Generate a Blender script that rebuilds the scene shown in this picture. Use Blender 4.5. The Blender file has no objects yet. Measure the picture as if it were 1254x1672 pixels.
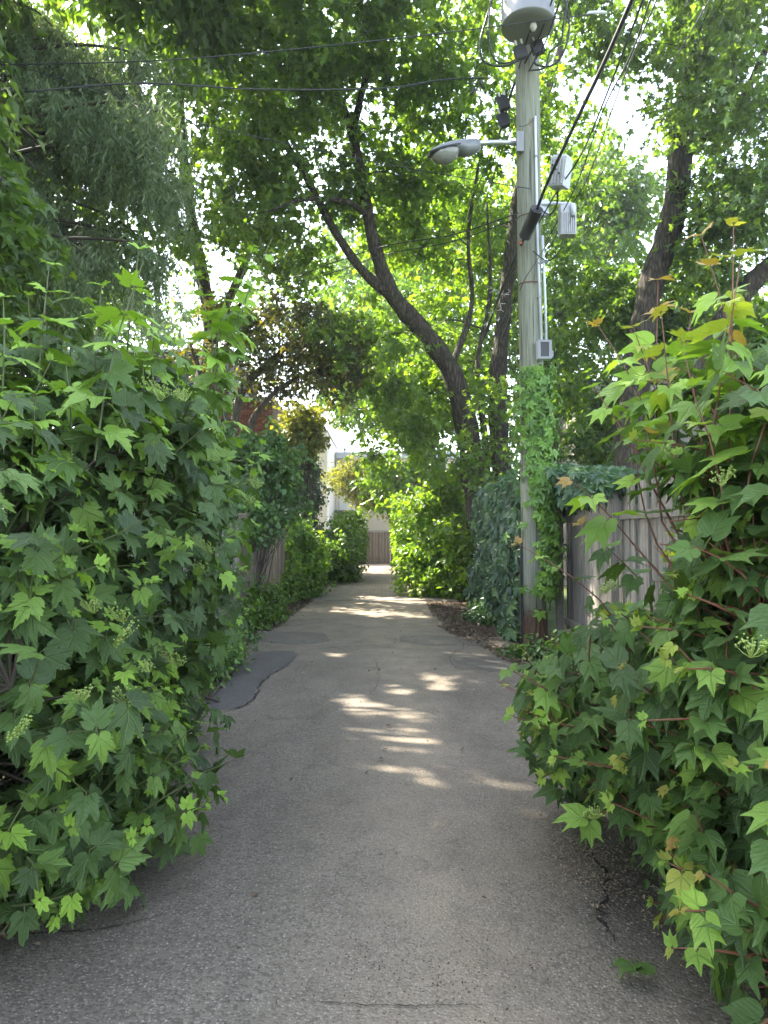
import bpy, math, random
import numpy as np
from mathutils import Vector, Matrix, geometry

R = math.radians
rng = np.random.default_rng(7)
random.seed(7)
scene = bpy.context.scene

# ------------------------------------------------------------------ camera
FPX, CX, CY, PITCH, EYE = 1159.0, 627.0, 836.0, R(1.68), 1.6
cam_d = bpy.data.cameras.new("camera")
cam = bpy.data.objects.new("camera", cam_d)
scene.collection.objects.link(cam)
cam.location = (0, 0, EYE)
cam.rotation_euler = (math.pi / 2 + PITCH, 0, 0)
cam_d.sensor_fit = 'VERTICAL'
cam_d.sensor_height = 24.0
cam_d.lens = 24.0 * FPX / 1672.0
cam_d.clip_start = 0.05
cam_d.clip_end = 1500
scene.camera = cam

# ------------------------------------------------------------------ light
SUN_EL, SUN_AZ = 47.0, -50.0         # azimuth measured from +Y (view direction), negative = to the left
world = bpy.data.worlds.new("World")
scene.world = world
world.use_nodes = True
wn = world.node_tree.nodes
sky = wn.new('ShaderNodeTexSky')
sky.sky_type = 'NISHITA'
sky.sun_disc = False
sky.sun_elevation = R(SUN_EL)
sky.sun_rotation = R(SUN_AZ)
sky.air_density = 1.0
sky.dust_density = 1.6
sky.ozone_density = 1.0
hs = wn.new('ShaderNodeHueSaturation')          # the photo's white balance takes some blue out of the shade
hs.inputs['Saturation'].default_value = 0.62
world.node_tree.links.new(sky.outputs[0], hs.inputs['Color'])
world.node_tree.links.new(hs.outputs[0], wn['Background'].inputs[0])
wn['Background'].inputs[1].default_value = 0.15
sun_d = bpy.data.lights.new("sun", 'SUN')
sun_d.energy = 3.8
sun_d.angle = R(0.55)
sun_d.color = (1.0, 0.93, 0.80)
sun = bpy.data.objects.new("sun", sun_d)
scene.collection.objects.link(sun)
sdir = Vector((math.sin(R(SUN_AZ)) * math.cos(R(SUN_EL)), math.cos(R(SUN_AZ)) * math.cos(R(SUN_EL)), math.sin(R(SUN_EL))))
sun.rotation_euler = sdir.to_track_quat('Z', 'Y').to_euler()
sun.location = (-20, 20, 30)
scene.view_settings.view_transform = 'Standard'
scene.view_settings.look = 'None'
scene.view_settings.gamma = 1.0
scene.view_settings.use_curve_mapping = False
scene.view_settings.exposure = 3.0
cy = scene.cycles
cy.max_bounces = 7
cy.diffuse_bounces = 4
cy.glossy_bounces = 2
cy.transmission_bounces = 5
cy.transparent_max_bounces = 4
cy.use_denoising = True
cy.sample_clamp_indirect = 6
cy.caustics_reflective = False
cy.caustics_refractive = False

# ------------------------------------------------------------------ helpers
ct, st = math.cos(PITCH), math.sin(PITCH)


def P(px, py, d):
    """World point seen at photo pixel (px,py) at distance d ahead."""
    u, v = (px - CX) / FPX, (CY - py) / FPX
    k = d / (ct - v * st)
    return Vector((u * k, d, EYE + (st + v * ct) * k))


def project(pts):
    x, y, z = pts[:, 0], pts[:, 1], pts[:, 2] - EYE
    dep = y * ct + z * st
    dep = np.where(dep < 0.05, 0.05, dep)
    up = -y * st + z * ct
    return CX + FPX * x / dep, CY - FPX * up / dep, dep


def tag(o, label=None, cat=None, group=None, kind=None):
    if label: o['label'] = label
    if cat: o['category'] = cat
    if group: o['group'] = group
    if kind: o['kind'] = kind
    return o


def thing(name, label, cat, loc=(0, 0, 0), group=None, rz=0.0):
    o = bpy.data.objects.new(name, None)
    o.empty_display_size = 0.2
    scene.collection.objects.link(o)
    o.location = loc
    o.rotation_euler = (0, 0, rz)
    return tag(o, label, cat, group)


class MB:
    """Collects polygons; build() links them as one mesh object."""

    def __init__(self):
        self.v, self.fi, self.fn, self.n, self.attr = [], [], [], 0, []

    def add(self, verts, faces, tint=0.5, lc=None):
        verts = np.asarray(verts, dtype=np.float32).reshape(-1, 3)
        self.v.append(verts)
        for f in faces:
            self.fi.extend(i + self.n for i in f)
            self.fn.append(len(f))
        self.attr.append(np.full(len(verts), tint, dtype=np.float32))
        self.n += len(verts)

    def box(self, c, s, rot=None, tint=0.5, jit=0.0):
        c = np.array(c, float); s = np.array(s, float) / 2
        vs = np.array([[x, y, z] for z in (-1, 1) for y in (-1, 1) for x in (-1, 1)], float) * s
        if jit: vs += rng.normal(0, jit, vs.shape)
        if rot is not None: vs = vs @ np.array(rot).T
        self.add(vs + c, [(0, 2, 3, 1), (4, 5, 7, 6), (0, 1, 5, 4), (2, 6, 7, 3), (0, 4, 6, 2), (1, 3, 7, 5)], tint)

    def tube(self, pts, radii, sides=8, cap=True, tint=0.5, wob=0.0):
        pts = [Vector(p) for p in pts]
        n = len(pts)
        if not hasattr(radii, '__len__'): radii = [radii] * n
        rings = []
        ref = Vector((0.13, 0.31, 0.94)) if abs((pts[-1] - pts[0]).normalized().z) < 0.9 else Vector((1, 0.1, 0))
        for i, p in enumerate(pts):
            t = (pts[min(i + 1, n - 1)] - pts[max(i - 1, 0)])
            if t.length < 1e-9: t = Vector((0, 0, 1))
            t.normalize()
            a = (ref - t * ref.dot(t)).normalized()
            b = t.cross(a)
            for k in range(sides):
                an = 2 * math.pi * k / sides
                rr = radii[i] * (1 + (random.uniform(-wob, wob) if wob else 0))
                rings.append(p + a * (math.cos(an) * rr) + b * (math.sin(an) * rr))
        fs = []
        for i in range(n - 1):
            for k in range(sides):
                k2 = (k + 1) % sides
                fs.append((i * sides + k, i * sides + k2, (i + 1) * sides + k2, (i + 1) * sides + k))
        if cap:
            fs.append(tuple(range(sides - 1, -1, -1)))
            fs.append(tuple((n - 1) * sides + k for k in range(sides)))
        self.add([tuple(v) for v in rings], fs, tint)

    def build(self, name, mat, parent=None, smooth=False, loc=None, mesh_only=False):
        me = bpy.data.meshes.new(name)
        v = np.concatenate(self.v)
        if loc is not None: v = v - np.array(loc, dtype=np.float32)
        fill_mesh(me, v, np.array(self.fi, dtype=np.int32), np.array(self.fn, dtype=np.int32), np.concatenate(self.attr), None, smooth)
        me.materials.append(mat)
        if mesh_only: return me
        return link(name, me, parent, loc)


def fill_mesh(me, v, fi, fn, tint, lc, smooth):
    me.vertices.add(len(v)); me.vertices.foreach_set('co', np.ascontiguousarray(v, dtype=np.float32).ravel())
    me.loops.add(len(fi)); me.loops.foreach_set('vertex_index', fi)
    me.polygons.add(len(fn))
    st_ = np.zeros(len(fn), dtype=np.int32); st_[1:] = np.cumsum(fn)[:-1]
    me.polygons.foreach_set('loop_start', st_)
    me.polygons.foreach_set('use_smooth', np.full(len(fn), smooth))
    me.update(calc_edges=True)
    if tint is not None:
        a = me.attributes.new('tint', 'FLOAT', 'POINT'); a.data.foreach_set('value', np.ascontiguousarray(tint, dtype=np.float32))
    if lc is not None:
        a = me.attributes.new('leafco', 'FLOAT_VECTOR', 'POINT'); a.data.foreach_set('vector', np.ascontiguousarray(lc, dtype=np.float32).ravel())


def link(name, me, parent=None, loc=None):
    o = bpy.data.objects.new(name, me)
    scene.collection.objects.link(o)
    if loc is not None: o.location = loc
    if parent is not None:
        o.parent = parent
        o.location = (Vector(loc) if loc is not None else Vector((0, 0, 0))) - parent.location
    return o


def nrm(a):
    return a / np.maximum(np.linalg.norm(a, axis=-1, keepdims=True), 1e-9)


def frames(f, n):
    """rotation matrices: columns x = f x n, y = f (tip), z = n"""
    f = nrm(f); n = nrm(n - f * (n * f).sum(-1, keepdims=True)); x = np.cross(f, n)
    return np.stack([x, f, n], axis=-1)


def spline(pts, per=6):
    pts = [Vector(p) for p in pts]
    if len(pts) < 3:
        return [pts[0].lerp(pts[1], i / per) for i in range(per + 1)]
    out = []
    q = [pts[0] * 2 - pts[1]] + pts + [pts[-1] * 2 - pts[-2]]
    for i in range(1, len(q) - 2):
        for k in range(per):
            t = k / per
            a, b, c, d = q[i - 1], q[i], q[i + 1], q[i + 2]
            out.append(0.5 * ((2 * b) + (c - a) * t + (2 * a - 5 * b + 4 * c - d) * t * t + (3 * b - a - 3 * c + d) * t ** 3))
    out.append(pts[-1])
    return out


# ------------------------------------------------------------------ materials
class NT:
    def __init__(self, name):
        self.m = bpy.data.materials.new(name); self.m.use_nodes = True
        self.t = self.m.node_tree; self.t.nodes.clear()
        self.out = self.t.nodes.new('ShaderNodeOutputMaterial')

    def n(self, typ, ins=None, **props):
        nd = self.t.nodes.new(typ)
        for k, v in props.items(): setattr(nd, k, v)
        for k, v in (ins or {}).items():
            s = nd.inputs[k]
            if isinstance(v, bpy.types.NodeSocket): self.t.links.new(v, s)
            else: s.default_value = v
        return nd

    def math(self, op, a, b=0.0, clamp=False):
        nd = self.n('ShaderNodeMath', {0: a, 1: b}, operation=op); nd.use_clamp = clamp
        return nd.outputs[0]

    def ramp(self, fac, stops, interp='LINEAR'):
        nd = self.t.nodes.new('ShaderNodeValToRGB'); nd.color_ramp.interpolation = interp
        e = nd.color_ramp.elements
        while len(e) < len(stops): e.new(0.5)
        for i, (p, c) in enumerate(stops):
            e[i].position = p; e[i].color = (*c, 1) if len(c) == 3 else c
        self.t.links.new(fac, nd.inputs[0])
        return nd.outputs[0]

    def mix(self, fac, a, b, mode='MIX'):
        nd = self.n('ShaderNodeMix', data_type='RGBA', blend_type=mode)
        for s, v in ((nd.inputs[0], fac), (nd.inputs[6], a), (nd.inputs[7], b)):
            if isinstance(v, bpy.types.NodeSocket): self.t.links.new(v, s)
            else: s.default_value = v if not isinstance(v, tuple) or len(v) == 4 else (*v, 1)
        return nd.outputs[2]

    def noise(self, co, scale, detail=3.0, rough=0.55):
        return self.n('ShaderNodeTexNoise', {'Vector': co, 'Scale': scale, 'Detail': detail, 'Roughness': rough}).outputs[0]

    def mapping(self, co, scale):
        return self.n('ShaderNodeMapping', {0: co, 3: scale}).outputs[0]

    def obj(self): return self.n('ShaderNodeTexCoord').outputs['Object']
    def pos(self): return self.n('ShaderNodeNewGeometry').outputs['Position']

    def bump(self, h, strength=0.4, dist=0.01):
        return self.n('ShaderNodeBump', {'Height': h, 'Strength': strength, 'Distance': dist}).outputs[0]

    def finish(self, col, rough=0.7, normal=None, metal=0.0, spec=0.5, **extra):
        ins = {'Base Color': col if isinstance(col, bpy.types.NodeSocket) else (*col, 1), 'Roughness': rough, 'Metallic': metal, 'Specular IOR Level': spec}
        if normal is not None: ins['Normal'] = normal
        ins.update(extra)
        b = self.n('ShaderNodeBsdfPrincipled', ins)
        self.t.links.new(b.outputs[0], self.out.inputs[0])
        return self.m


def leaf_material(name, stops, trans=0.4, trans_gain=(1.5, 1.5, 0.7), rough=0.45, veins=False, spec=0.5, var=0.25, back=(0.09, 0.13, 0.06)):
    t = NT(name)
    tint = t.n('ShaderNodeAttribute', attribute_name='tint').outputs['Fac']
    big = t.noise(t.pos(), 0.9, 2.0)
    f = t.math('ADD', tint, t.math('MULTIPLY', t.math('SUBTRACT', big, 0.5), var), clamp=True)
    if veins:
        rnd = t.n('ShaderNodeObjectInfo').outputs['Random']
        f = t.math('ADD', f, t.math('MULTIPLY', t.math('SUBTRACT', rnd, 0.5), 0.1), clamp=True)
    col = t.ramp(f, stops)
    normal = None
    if veins:
        lc = t.n('ShaderNodeAttribute', attribute_name='leafco').outputs['Vector']
        sp = t.n('ShaderNodeSeparateXYZ', {0: lc})
        ax, y = t.math('ABSOLUTE', sp.outputs[0]), sp.outputs[1]
        mid = t.math('MULTIPLY', ax, 26.0, clamp=True)
        lobe = t.math('ABSOLUTE', t.math('SUBTRACT', t.math('MULTIPLY', ax, 0.76), t.math('MULTIPLY', y, 0.64)))
        lobe = t.math('MULTIPLY', lobe, 34.0, clamp=True)
        sec = t.math('PINGPONG', t.math('SUBTRACT', y, t.math('MULTIPLY', ax, 0.75)), 0.065)
        sec = t.math('MULTIPLY', sec, 60.0, clamp=True)
        fine = t.noise(t.mapping(lc, (30, 30, 30)), 1.0, 2.0)
        v = t.math('MULTIPLY', t.math('MINIMUM', mid, lobe), t.math('ADD', t.math('MULTIPLY', sec, 0.32), 0.68))
        vc = t.math('MULTIPLY', t.math('SUBTRACT', 1.0, v), 0.42)
        col = t.mix(vc, col, t.mix(0.5, col, (0.35, 0.5, 0.2, 1)))
        pet = t.math('GREATER_THAN', sp.outputs[2], 0.5)
        col = t.mix(pet, col, (0.16, 0.14, 0.04, 1))
        spots = t.math('MULTIPLY', t.math('GREATER_THAN', t.noise(t.mapping(lc, (6, 6, 6)), 1.0, 3.0), 0.72), 0.35)
        col = t.mix(spots, col, (0.12, 0.10, 0.03, 1))
        h = t.math('ADD', v, t.math('MULTIPLY', fine, 0.5))
        normal = t.bump(h, 0.8, 0.006)
    bf = t.n('ShaderNodeNewGeometry').outputs['Backfacing']
    front = col
    col = t.mix(t.math('MULTIPLY', bf, 0.45), front, (*back, 1))
    ins = {'Base Color': col, 'Roughness': rough, 'Specular IOR Level': spec}
    if normal is not None: ins['Normal'] = normal
    p = t.n('ShaderNodeBsdfPrincipled', ins)
    tc = t.mix(1.0, front, (*trans_gain, 1), 'MULTIPLY')
    tr = t.n('ShaderNodeBsdfTranslucent', {0: tc})
    mx = t.n('ShaderNodeMixShader', {0: trans, 1: p.outputs[0], 2: tr.outputs[0]})
    t.t.links.new(mx.outputs[0], t.out.inputs[0])
    return t.m


def m_plain(name, col, rough=0.5, metal=0.0, var=0.12, scale=8.0, bump=0.0, spec=0.5):
    t = NT(name)
    nz = t.noise(t.obj(), scale, 4.0)
    c = t.mix(nz, tuple(x * (1 - var) for x in col), tuple(min(1, x * (1 + var)) for x in col))
    return t.finish(c, rough, t.bump(nz, bump, 0.01) if bump else None, metal, spec)


def m_wood(name, dark, light, stain, sx=(60, 60, 2.5), amt=0.5):
    t = NT(name)
    co = t.pos()
    rnd = t.n('ShaderNodeObjectInfo').outputs['Random']
    off = t.n('ShaderNodeVectorMath', {0: co, 1: t.n('ShaderNodeCombineXYZ', {0: t.math('MULTIPLY', rnd, 9.0), 1: t.math('MULTIPLY', rnd, 5.0), 2: t.math('MULTIPLY', rnd, 7.0)}).outputs[0]}).outputs[0]
    g = t.noise(t.mapping(off, sx), 1.0, 5.0, 0.7)
    c = t.ramp(g, [(0.3, dark), (0.62, light)])
    s = t.ramp(t.noise(t.mapping(off, (3, 3, 1.2)), 1.5, 4.0), [(0.42, (0, 0, 0)), (0.68, (1, 1, 1))])
    c = t.mix(t.math('MULTIPLY', s, amt), c, stain)
    c = t.mix(t.math('MULTIPLY', rnd, 0.45), c, tuple(x * 0.5 for x in dark))
    return t.finish(c, 0.85, t.bump(g, 0.6, 0.006), spec=0.25)


def m_bark(name, dark, light, moss=(0.05, 0.07, 0.03), mossy=0.3):
    t = NT(name)
    co = t.pos()
    w = t.noise(co, 3.0, 2.0)
    g = t.n('ShaderNodeTexVoronoi', {'Vector': t.mapping(co, (16, 16, 3.0)), 'Scale': 1.0}, feature='DISTANCE_TO_EDGE').outputs['Distance']
    n2 = t.noise(t.mapping(co, (30, 30, 7)), 1.0, 5.0, 0.7)
    h = t.math('ADD', t.math('MULTIPLY', g, 1.2), t.math('MULTIPLY', n2, 0.7))
    c = t.ramp(h, [(0.25, dark), (0.85, light)])
    c = t.mix(t.math('MULTIPLY', t.ramp(w, [(0.45, (0, 0, 0)), (0.7, (1, 1, 1))]), mossy), c, moss)
    return t.finish(c, 0.9, t.bump(h, 0.9, 0.04), spec=0.2)


M = {}
M['maple'] = leaf_material('maple_leaf', [(0.0, (0.052, 0.094, 0.020)), (0.55, (0.112, 0.185, 0.030)), (1.0, (0.21, 0.28, 0.04))], 0.52, (1.9, 2.0, 0.45), 0.42, var=0.3)
M['maple_dark'] = leaf_material('dark_maple_leaf', [(0.0, (0.048, 0.088, 0.022)), (0.6, (0.096, 0.160, 0.032)), (1.0, (0.18, 0.25, 0.04))], 0.48, (1.8, 1.9, 0.5), 0.38, var=0.3)
M['purple'] = leaf_material('bronze_leaf', [(0.0, (0.045, 0.052, 0.022)), (0.6, (0.085, 0.095, 0.032)), (1.0, (0.20, 0.18, 0.03))], 0.35, (1.7, 1.5, 0.3), 0.5, var=0.5)
M['gold'] = leaf_material('golden_leaf', [(0.0, (0.10, 0.13, 0.02)), (0.6, (0.20, 0.22, 0.03)), (1.0, (0.30, 0.28, 0.04))], 0.45, (1.4, 1.3, 0.4), 0.5)
M['shrub'] = leaf_material('shrub_leaf', [(0.0, (0.055, 0.10, 0.02)), (0.6, (0.12, 0.22, 0.03)), (1.0, (0.24, 0.38, 0.045))], 0.42, (1.5, 1.5, 0.4), 0.45)
M['weed'] = leaf_material('weed_leaf', [(0.0, (0.039, 0.091, 0.026)), (0.6, (0.091, 0.182, 0.046)), (1.0, (0.195, 0.312, 0.078))], 0.35, (1.4, 1.4, 0.5), 0.5)
M['creeper'] = leaf_material('creeper_leaf', [(0.0, (0.07, 0.14, 0.03)), (0.6, (0.14, 0.27, 0.045)), (1.0, (0.22, 0.38, 0.06))], 0.3, (1.3, 1.4, 0.5), 0.4)
M['creeper_dark'] = leaf_material('dark_creeper_leaf', [(0.0, (0.030, 0.065, 0.032)), (0.6, (0.065, 0.135, 0.055)), (1.0, (0.13, 0.22, 0.06))], 0.25, (1.3, 1.4, 0.6), 0.33, spec=0.6)
M['conifer'] = leaf_material('conifer_spray', [(0.0, (0.075, 0.105, 0.060)), (0.6, (0.135, 0.18, 0.095)), (1.0, (0.21, 0.26, 0.12))], 0.35, (1.3, 1.4, 0.8), 0.7, spec=0.2)
M['vib_l'] = leaf_material('guelder_leaf', [(0.0, (0.032, 0.060, 0.018)), (0.5, (0.080, 0.145, 0.034)), (0.75, (0.18, 0.30, 0.040)), (1.0, (0.30, 0.50, 0.06))], 0.28, (1.4, 1.5, 0.5), 0.44, veins=True, spec=0.42)
M['vib_r'] = leaf_material('cranberry_leaf', [(0.0, (0.032, 0.060, 0.018)), (0.5, (0.088, 0.165, 0.036)), (0.75, (0.20, 0.33, 0.05)), (0.93, (0.29, 0.46, 0.06)), (1.0, (0.40, 0.25, 0.07))], 0.3, (1.4, 1.5, 0.5), 0.42, veins=True, spec=0.42)
M['bark'] = m_bark('maple_bark', (0.018, 0.014, 0.011), (0.115, 0.092, 0.072))
M['bark_far'] = m_bark('grey_bark', (0.03, 0.024, 0.02), (0.14, 0.115, 0.09), mossy=0.15)
M['twig'] = m_plain('twig_bark', (0.055, 0.042, 0.03), 0.8)
M['twig_red'] = m_plain('red_twig', (0.16, 0.06, 0.035), 0.6)
M['stem_green'] = m_plain('green_stem', (0.08, 0.10, 0.035), 0.6)
M['bud'] = m_plain('flower_bud', (0.22, 0.30, 0.06), 0.6, var=0.3)
M['fence_grey'] = m_wood('weathered_grey_wood', (0.115, 0.102, 0.088), (0.38, 0.34, 0.29), (0.11, 0.12, 0.075), amt=0.3)
M['fence_brown'] = m_wood('weathered_brown_wood', (0.11, 0.085, 0.065), (0.33, 0.27, 0.21), (0.09, 0.08, 0.06), amt=0.3)
M['gate_wood'] = m_wood('gate_wood', (0.10, 0.08, 0.06), (0.24, 0.19, 0.14), (0.08, 0.08, 0.05), amt=0.3)
M['black'] = m_plain('black_cable', (0.012, 0.012, 0.013), 0.5)
M['blackbox'] = m_plain('black_plastic', (0.018, 0.018, 0.02), 0.45)
M['galv'] = m_plain('galvanised_steel', (0.50, 0.51, 0.53), 0.4, 0.7, 0.15)
M['alu'] = m_plain('cast_aluminium', (0.42, 0.42, 0.43), 0.5, 0.35, 0.25, 20, 0.1)
M['pvc'] = m_plain('grey_pvc', (0.55, 0.58, 0.63), 0.4, 0.0, 0.12)
M['steelgrey'] = m_plain('painted_grey_steel', (0.20, 0.205, 0.205), 0.45, 0.1, 0.12, 5)
M['lamp_grey'] = m_plain('lamp_housing_grey', (0.16, 0.165, 0.17), 0.45, 0.2, 0.2, 12)
M['porcelain'] = m_plain('porcelain', (0.55, 0.52, 0.50), 0.25)
M['orange'] = m_plain('orange_tag', (0.32, 0.07, 0.03), 0.5)
M['cream'] = m_plain('cream_render', (0.62, 0.55, 0.44), 0.8, var=0.08, scale=1.5, bump=0.1)
M['beige'] = m_plain('beige_render', (0.42, 0.36, 0.29), 0.8, var=0.1, scale=1.2, bump=0.1)
M['white'] = m_plain('white_paint', (0.7, 0.7, 0.7), 0.5, var=0.06)
M['flash'] = m_plain('grey_flashing', (0.35, 0.37, 0.42), 0.5, 0.3)
M['siding_white'] = m_wood('peeling_white_boards', (0.25, 0.24, 0.22), (0.60, 0.58, 0.55), (0.3, 0.29, 0.26), sx=(2, 2, 50), amt=0.4)
M['roof_dark'] = m_plain('roof_felt', (0.06, 0.06, 0.065), 0.8, scale=30, bump=0.2)
M['rust'] = m_plain('rusty_iron', (0.10, 0.05, 0.03), 0.8)
M['litter'] = leaf_material('dead_leaf', [(0.0, (0.05, 0.03, 0.02)), (0.5, (0.135, 0.098, 0.068)), (1.0, (0.30, 0.23, 0.15))], 0.1, (1, 1, 1), 0.8, spec=0.2)
M['rot'] = m_wood('rotten_wood', (0.035, 0.02, 0.013), (0.24, 0.15, 0.10), (0.05, 0.035, 0.03), sx=(30, 30, 3), amt=0.4)

t = NT('blue_grey_siding'); M['siding'] = t.finish(t.mix(t.noise(t.mapping(t.pos(), (8, 8, 0.8)), 1.0, 3), (0.055, 0.065, 0.095), (0.085, 0.10, 0.14)), 0.5)
t = NT('window_glass'); M['glass'] = t.finish((0.03, 0.04, 0.05), 0.08, spec=0.8)
t = NT('lamp_refractor'); M['lampglass'] = t.finish(t.mix(t.noise(t.obj(), 30, 2), (0.13, 0.135, 0.12), (0.24, 0.24, 0.21)), 0.18, t.bump(t.noise(t.obj(), 60, 1), 0.3, 0.01), Alpha=1.0)
t = NT('brick_face')
rnd = t.n('ShaderNodeObjectInfo').outputs['Random']
c = t.ramp(rnd, [(0.0, (0.13, 0.04, 0.03)), (0.5, (0.22, 0.07, 0.045)), (1.0, (0.28, 0.11, 0.075))])
nz = t.noise(t.pos(), 40, 4)
M['brick'] = t.finish(t.mix(t.math('MULTIPLY', nz, 0.5), c, (0.12, 0.05, 0.04)), 0.9, t.bump(nz, 0.3, 0.01), spec=0.2)
t = NT('brick_wall')
bt = t.n('ShaderNodeTexBrick', {'Vector': t.n('ShaderNodeCombineXYZ', {0: t.math('ADD', t.n('ShaderNodeSeparateXYZ', {0: t.pos()}).outputs[0], t.n('ShaderNodeSeparateXYZ', {0: t.pos()}).outputs[1]), 1: t.n('ShaderNodeSeparateXYZ', {0: t.pos()}).outputs[2]}).outputs[0],
    'Color1': (0.20, 0.06, 0.04, 1), 'Color2': (0.13, 0.04, 0.03, 1), 'Mortar': (0.33, 0.30, 0.27, 1), 'Scale': 1.0, 'Mortar Size': 0.012, 'Brick Width': 0.21, 'Row Height': 0.075})
M['brickwall'] = t.finish(bt.outputs[0], 0.9, spec=0.2)

# utility pole wood: greenish weathered, long checks
t = NT('pole_wood')
co = t.pos()
g = t.noise(t.mapping(co, (45, 45, 1.6)), 1.0, 6.0, 0.7)
c = t.ramp(g, [(0.28, (0.10, 0.095, 0.07)), (0.5, (0.22, 0.225, 0.17)), (0.75, (0.33, 0.32, 0.26))])
b_ = t.ramp(t.noise(t.mapping(co, (5, 5, 2)), 1.0, 4.0), [(0.4, (0, 0, 0)), (0.7, (1, 1, 1))])
c = t.mix(t.math('MULTIPLY', b_, 0.4), c, (0.18, 0.20, 0.16, 1))
kn = t.n('ShaderNodeTexVoronoi', {'Vector': t.mapping(co, (5, 5, 1.6)), 'Scale': 1.0}).outputs['Distance']
kc = t.math('MULTIPLY', t.math('LESS_THAN', kn, 0.10), 0.55)
c = t.mix(kc, c, (0.22, 0.12, 0.05, 1))
ck = t.noise(t.mapping(co, (28, 28, 0.7)), 1.0, 2.0)
ckm = t.ramp(ck, [(0.31, (1, 1, 1)), (0.35, (0, 0, 0))])
c = t.mix(t.math('MULTIPLY', ckm, 0.8), c, (0.04, 0.035, 0.03, 1))
M['pole'] = t.finish(c, 0.85, t.bump(t.math('SUBTRACT', g, ckm), 0.5, 0.012), spec=0.25)

# asphalt
def asphalt(name, dark, light, dust_amt, speck=0.55):
    t = NT(name)
    co = t.pos()
    sp = t.n('ShaderNodeSeparateXYZ', {0: co})
    big = t.noise(t.mapping(co, (1.0, 0.5, 1)), 1.1, 5.0, 0.6)
    med = t.noise(co, 7.0, 5.0, 0.65)
    c = t.mix(t.ramp(big, [(0.3, (0, 0, 0)), (0.7, (1, 1, 1))]), dark, light)
    c = t.mix(t.math('MULTIPLY', med, 0.45), c, tuple(x * 0.55 for x in dark))
    # aggregate stones
    vor = t.n('ShaderNodeTexVoronoi', {'Vector': co, 'Scale': 100.0})
    hue = t.n('ShaderNodeSeparateColor', {0: vor.outputs['Color']}).outputs[0]
    st1 = t.math('MULTIPLY', t.math('GREATER_THAN', hue, 0.80), t.math('LESS_THAN', vor.outputs['Distance'], 0.38))
    c = t.mix(t.math('MULTIPLY', st1, speck), c, (0.36, 0.33, 0.29, 1))
    st2 = t.math('LESS_THAN', hue, 0.28)
    c = t.mix(t.math('MULTIPLY', st2, 0.5), c, tuple(x * 0.35 for x in dark))
    v2 = t.n('ShaderNodeTexVoronoi', {'Vector': co, 'Scale': 60.0})
    h2 = t.n('ShaderNodeSeparateColor', {0: v2.outputs['Color']}).outputs[1]
    st3 = t.math('MULTIPLY', t.math('GREATER_THAN', h2, 0.88), t.math('LESS_THAN', v2.outputs['Distance'], 0.26))
    c = t.mix(t.math('MULTIPLY', st3, speck), c, (0.42, 0.39, 0.35, 1))
    # dust in the middle and towards the far end
    xs = t.math('ABSOLUTE', t.math('SUBTRACT', sp.outputs[0], t.math('ADD', 0.25, t.math('MULTIPLY', t.math('SUBTRACT', big, 0.5), 1.2))))
    mid = t.math('SUBTRACT', 1.0, t.math('MULTIPLY', xs, 1.35), clamp=True)
    far = t.math('MULTIPLY', t.math('SUBTRACT', sp.outputs[1], 7.0), 0.13, clamp=True)
    dn = t.ramp(t.noise(co, 2.6, 6.0, 0.65), [(0.38, (0, 0, 0)), (0.62, (1, 1, 1))])
    d = t.math('MULTIPLY', t.math('ADD', t.math('MULTIPLY', mid, 0.75), far, clamp=True), t.math('ADD', t.math('MULTIPLY', dn, 0.6), 0.4))
    stn = t.ramp(t.noise(t.mapping(co, (1.6, .8, 1)), 2.0, 6.0, 0.7), [(0.50, (0, 0, 0)), (0.66, (1, 1, 1))])
    c = t.mix(t.math('MULTIPLY', stn, 0.35), c, tuple(x * 0.6 for x in dark))
    oil = t.ramp(t.noise(co, 1.9, 2.0), [(0.66, (0, 0, 0)), (0.72, (1, 1, 1))])
    c = t.mix(t.math('MULTIPLY', oil, 0.4), c, tuple(x * 0.5 for x in dark))
    grain = t.ramp(t.noise(co, 130.0, 2.0), [(0.38, (0.35, 0.35, 0.35)), (0.6, (1, 1, 1))])
    c = t.mix(t.math('MULTIPLY', t.math('MULTIPLY', d, grain), dust_amt), c, (0.36, 0.29, 0.20, 1))
    h = t.math('ADD', t.math('MULTIPLY', vor.outputs['Distance'], -0.9), t.math('MULTIPLY', med, 0.8))
    return t.finish(c, 0.8, t.bump(h, 0.7, 0.006), spec=0.35)


M['asphalt'] = asphalt('worn_asphalt', (0.126, 0.106, 0.081), (0.238, 0.202, 0.155), 0.9)
M['patch'] = asphalt('newer_asphalt', (0.086, 0.079, 0.074), (0.125, 0.115, 0.106), 0.45, 0.25)
M['patch_soft'] = asphalt('soft_old_patch', (0.095, 0.085, 0.073), (0.165, 0.148, 0.124), 0.55, 0.4)
M['crack'] = m_plain('crack_filling', (0.02, 0.017, 0.013), 0.95, var=0.4, scale=20)
t = NT('soil')
co = t.pos(); nz = t.noise(co, 5.0, 6.0, 0.7); n2 = t.noise(co, 60, 3)
c = t.ramp(nz, [(0.3, (0.035, 0.025, 0.018)), (0.55, (0.085, 0.06, 0.042)), (0.75, (0.15, 0.11, 0.08))])
c = t.mix(t.math('MULTIPLY', n2, 0.4), c, (0.16, 0.12, 0.09, 1))
M['soil'] = t.finish(c, 0.95, t.bump(t.math('ADD', nz, n2), 0.7, 0.03), spec=0.1)
t = NT('lawn_ground')
co = t.pos(); nz = t.noise(co, 1.5, 6.0)
M['lawn'] = t.finish(t.ramp(nz, [(0.3, (0.03, 0.05, 0.015)), (0.7, (0.08, 0.10, 0.035))]), 0.95, spec=0.1)
t = NT('dusty_sand')
co = t.pos(); nz = t.noise(co, 3.0, 6.0, 0.7); n2 = t.noise(co, 80, 3)
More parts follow.
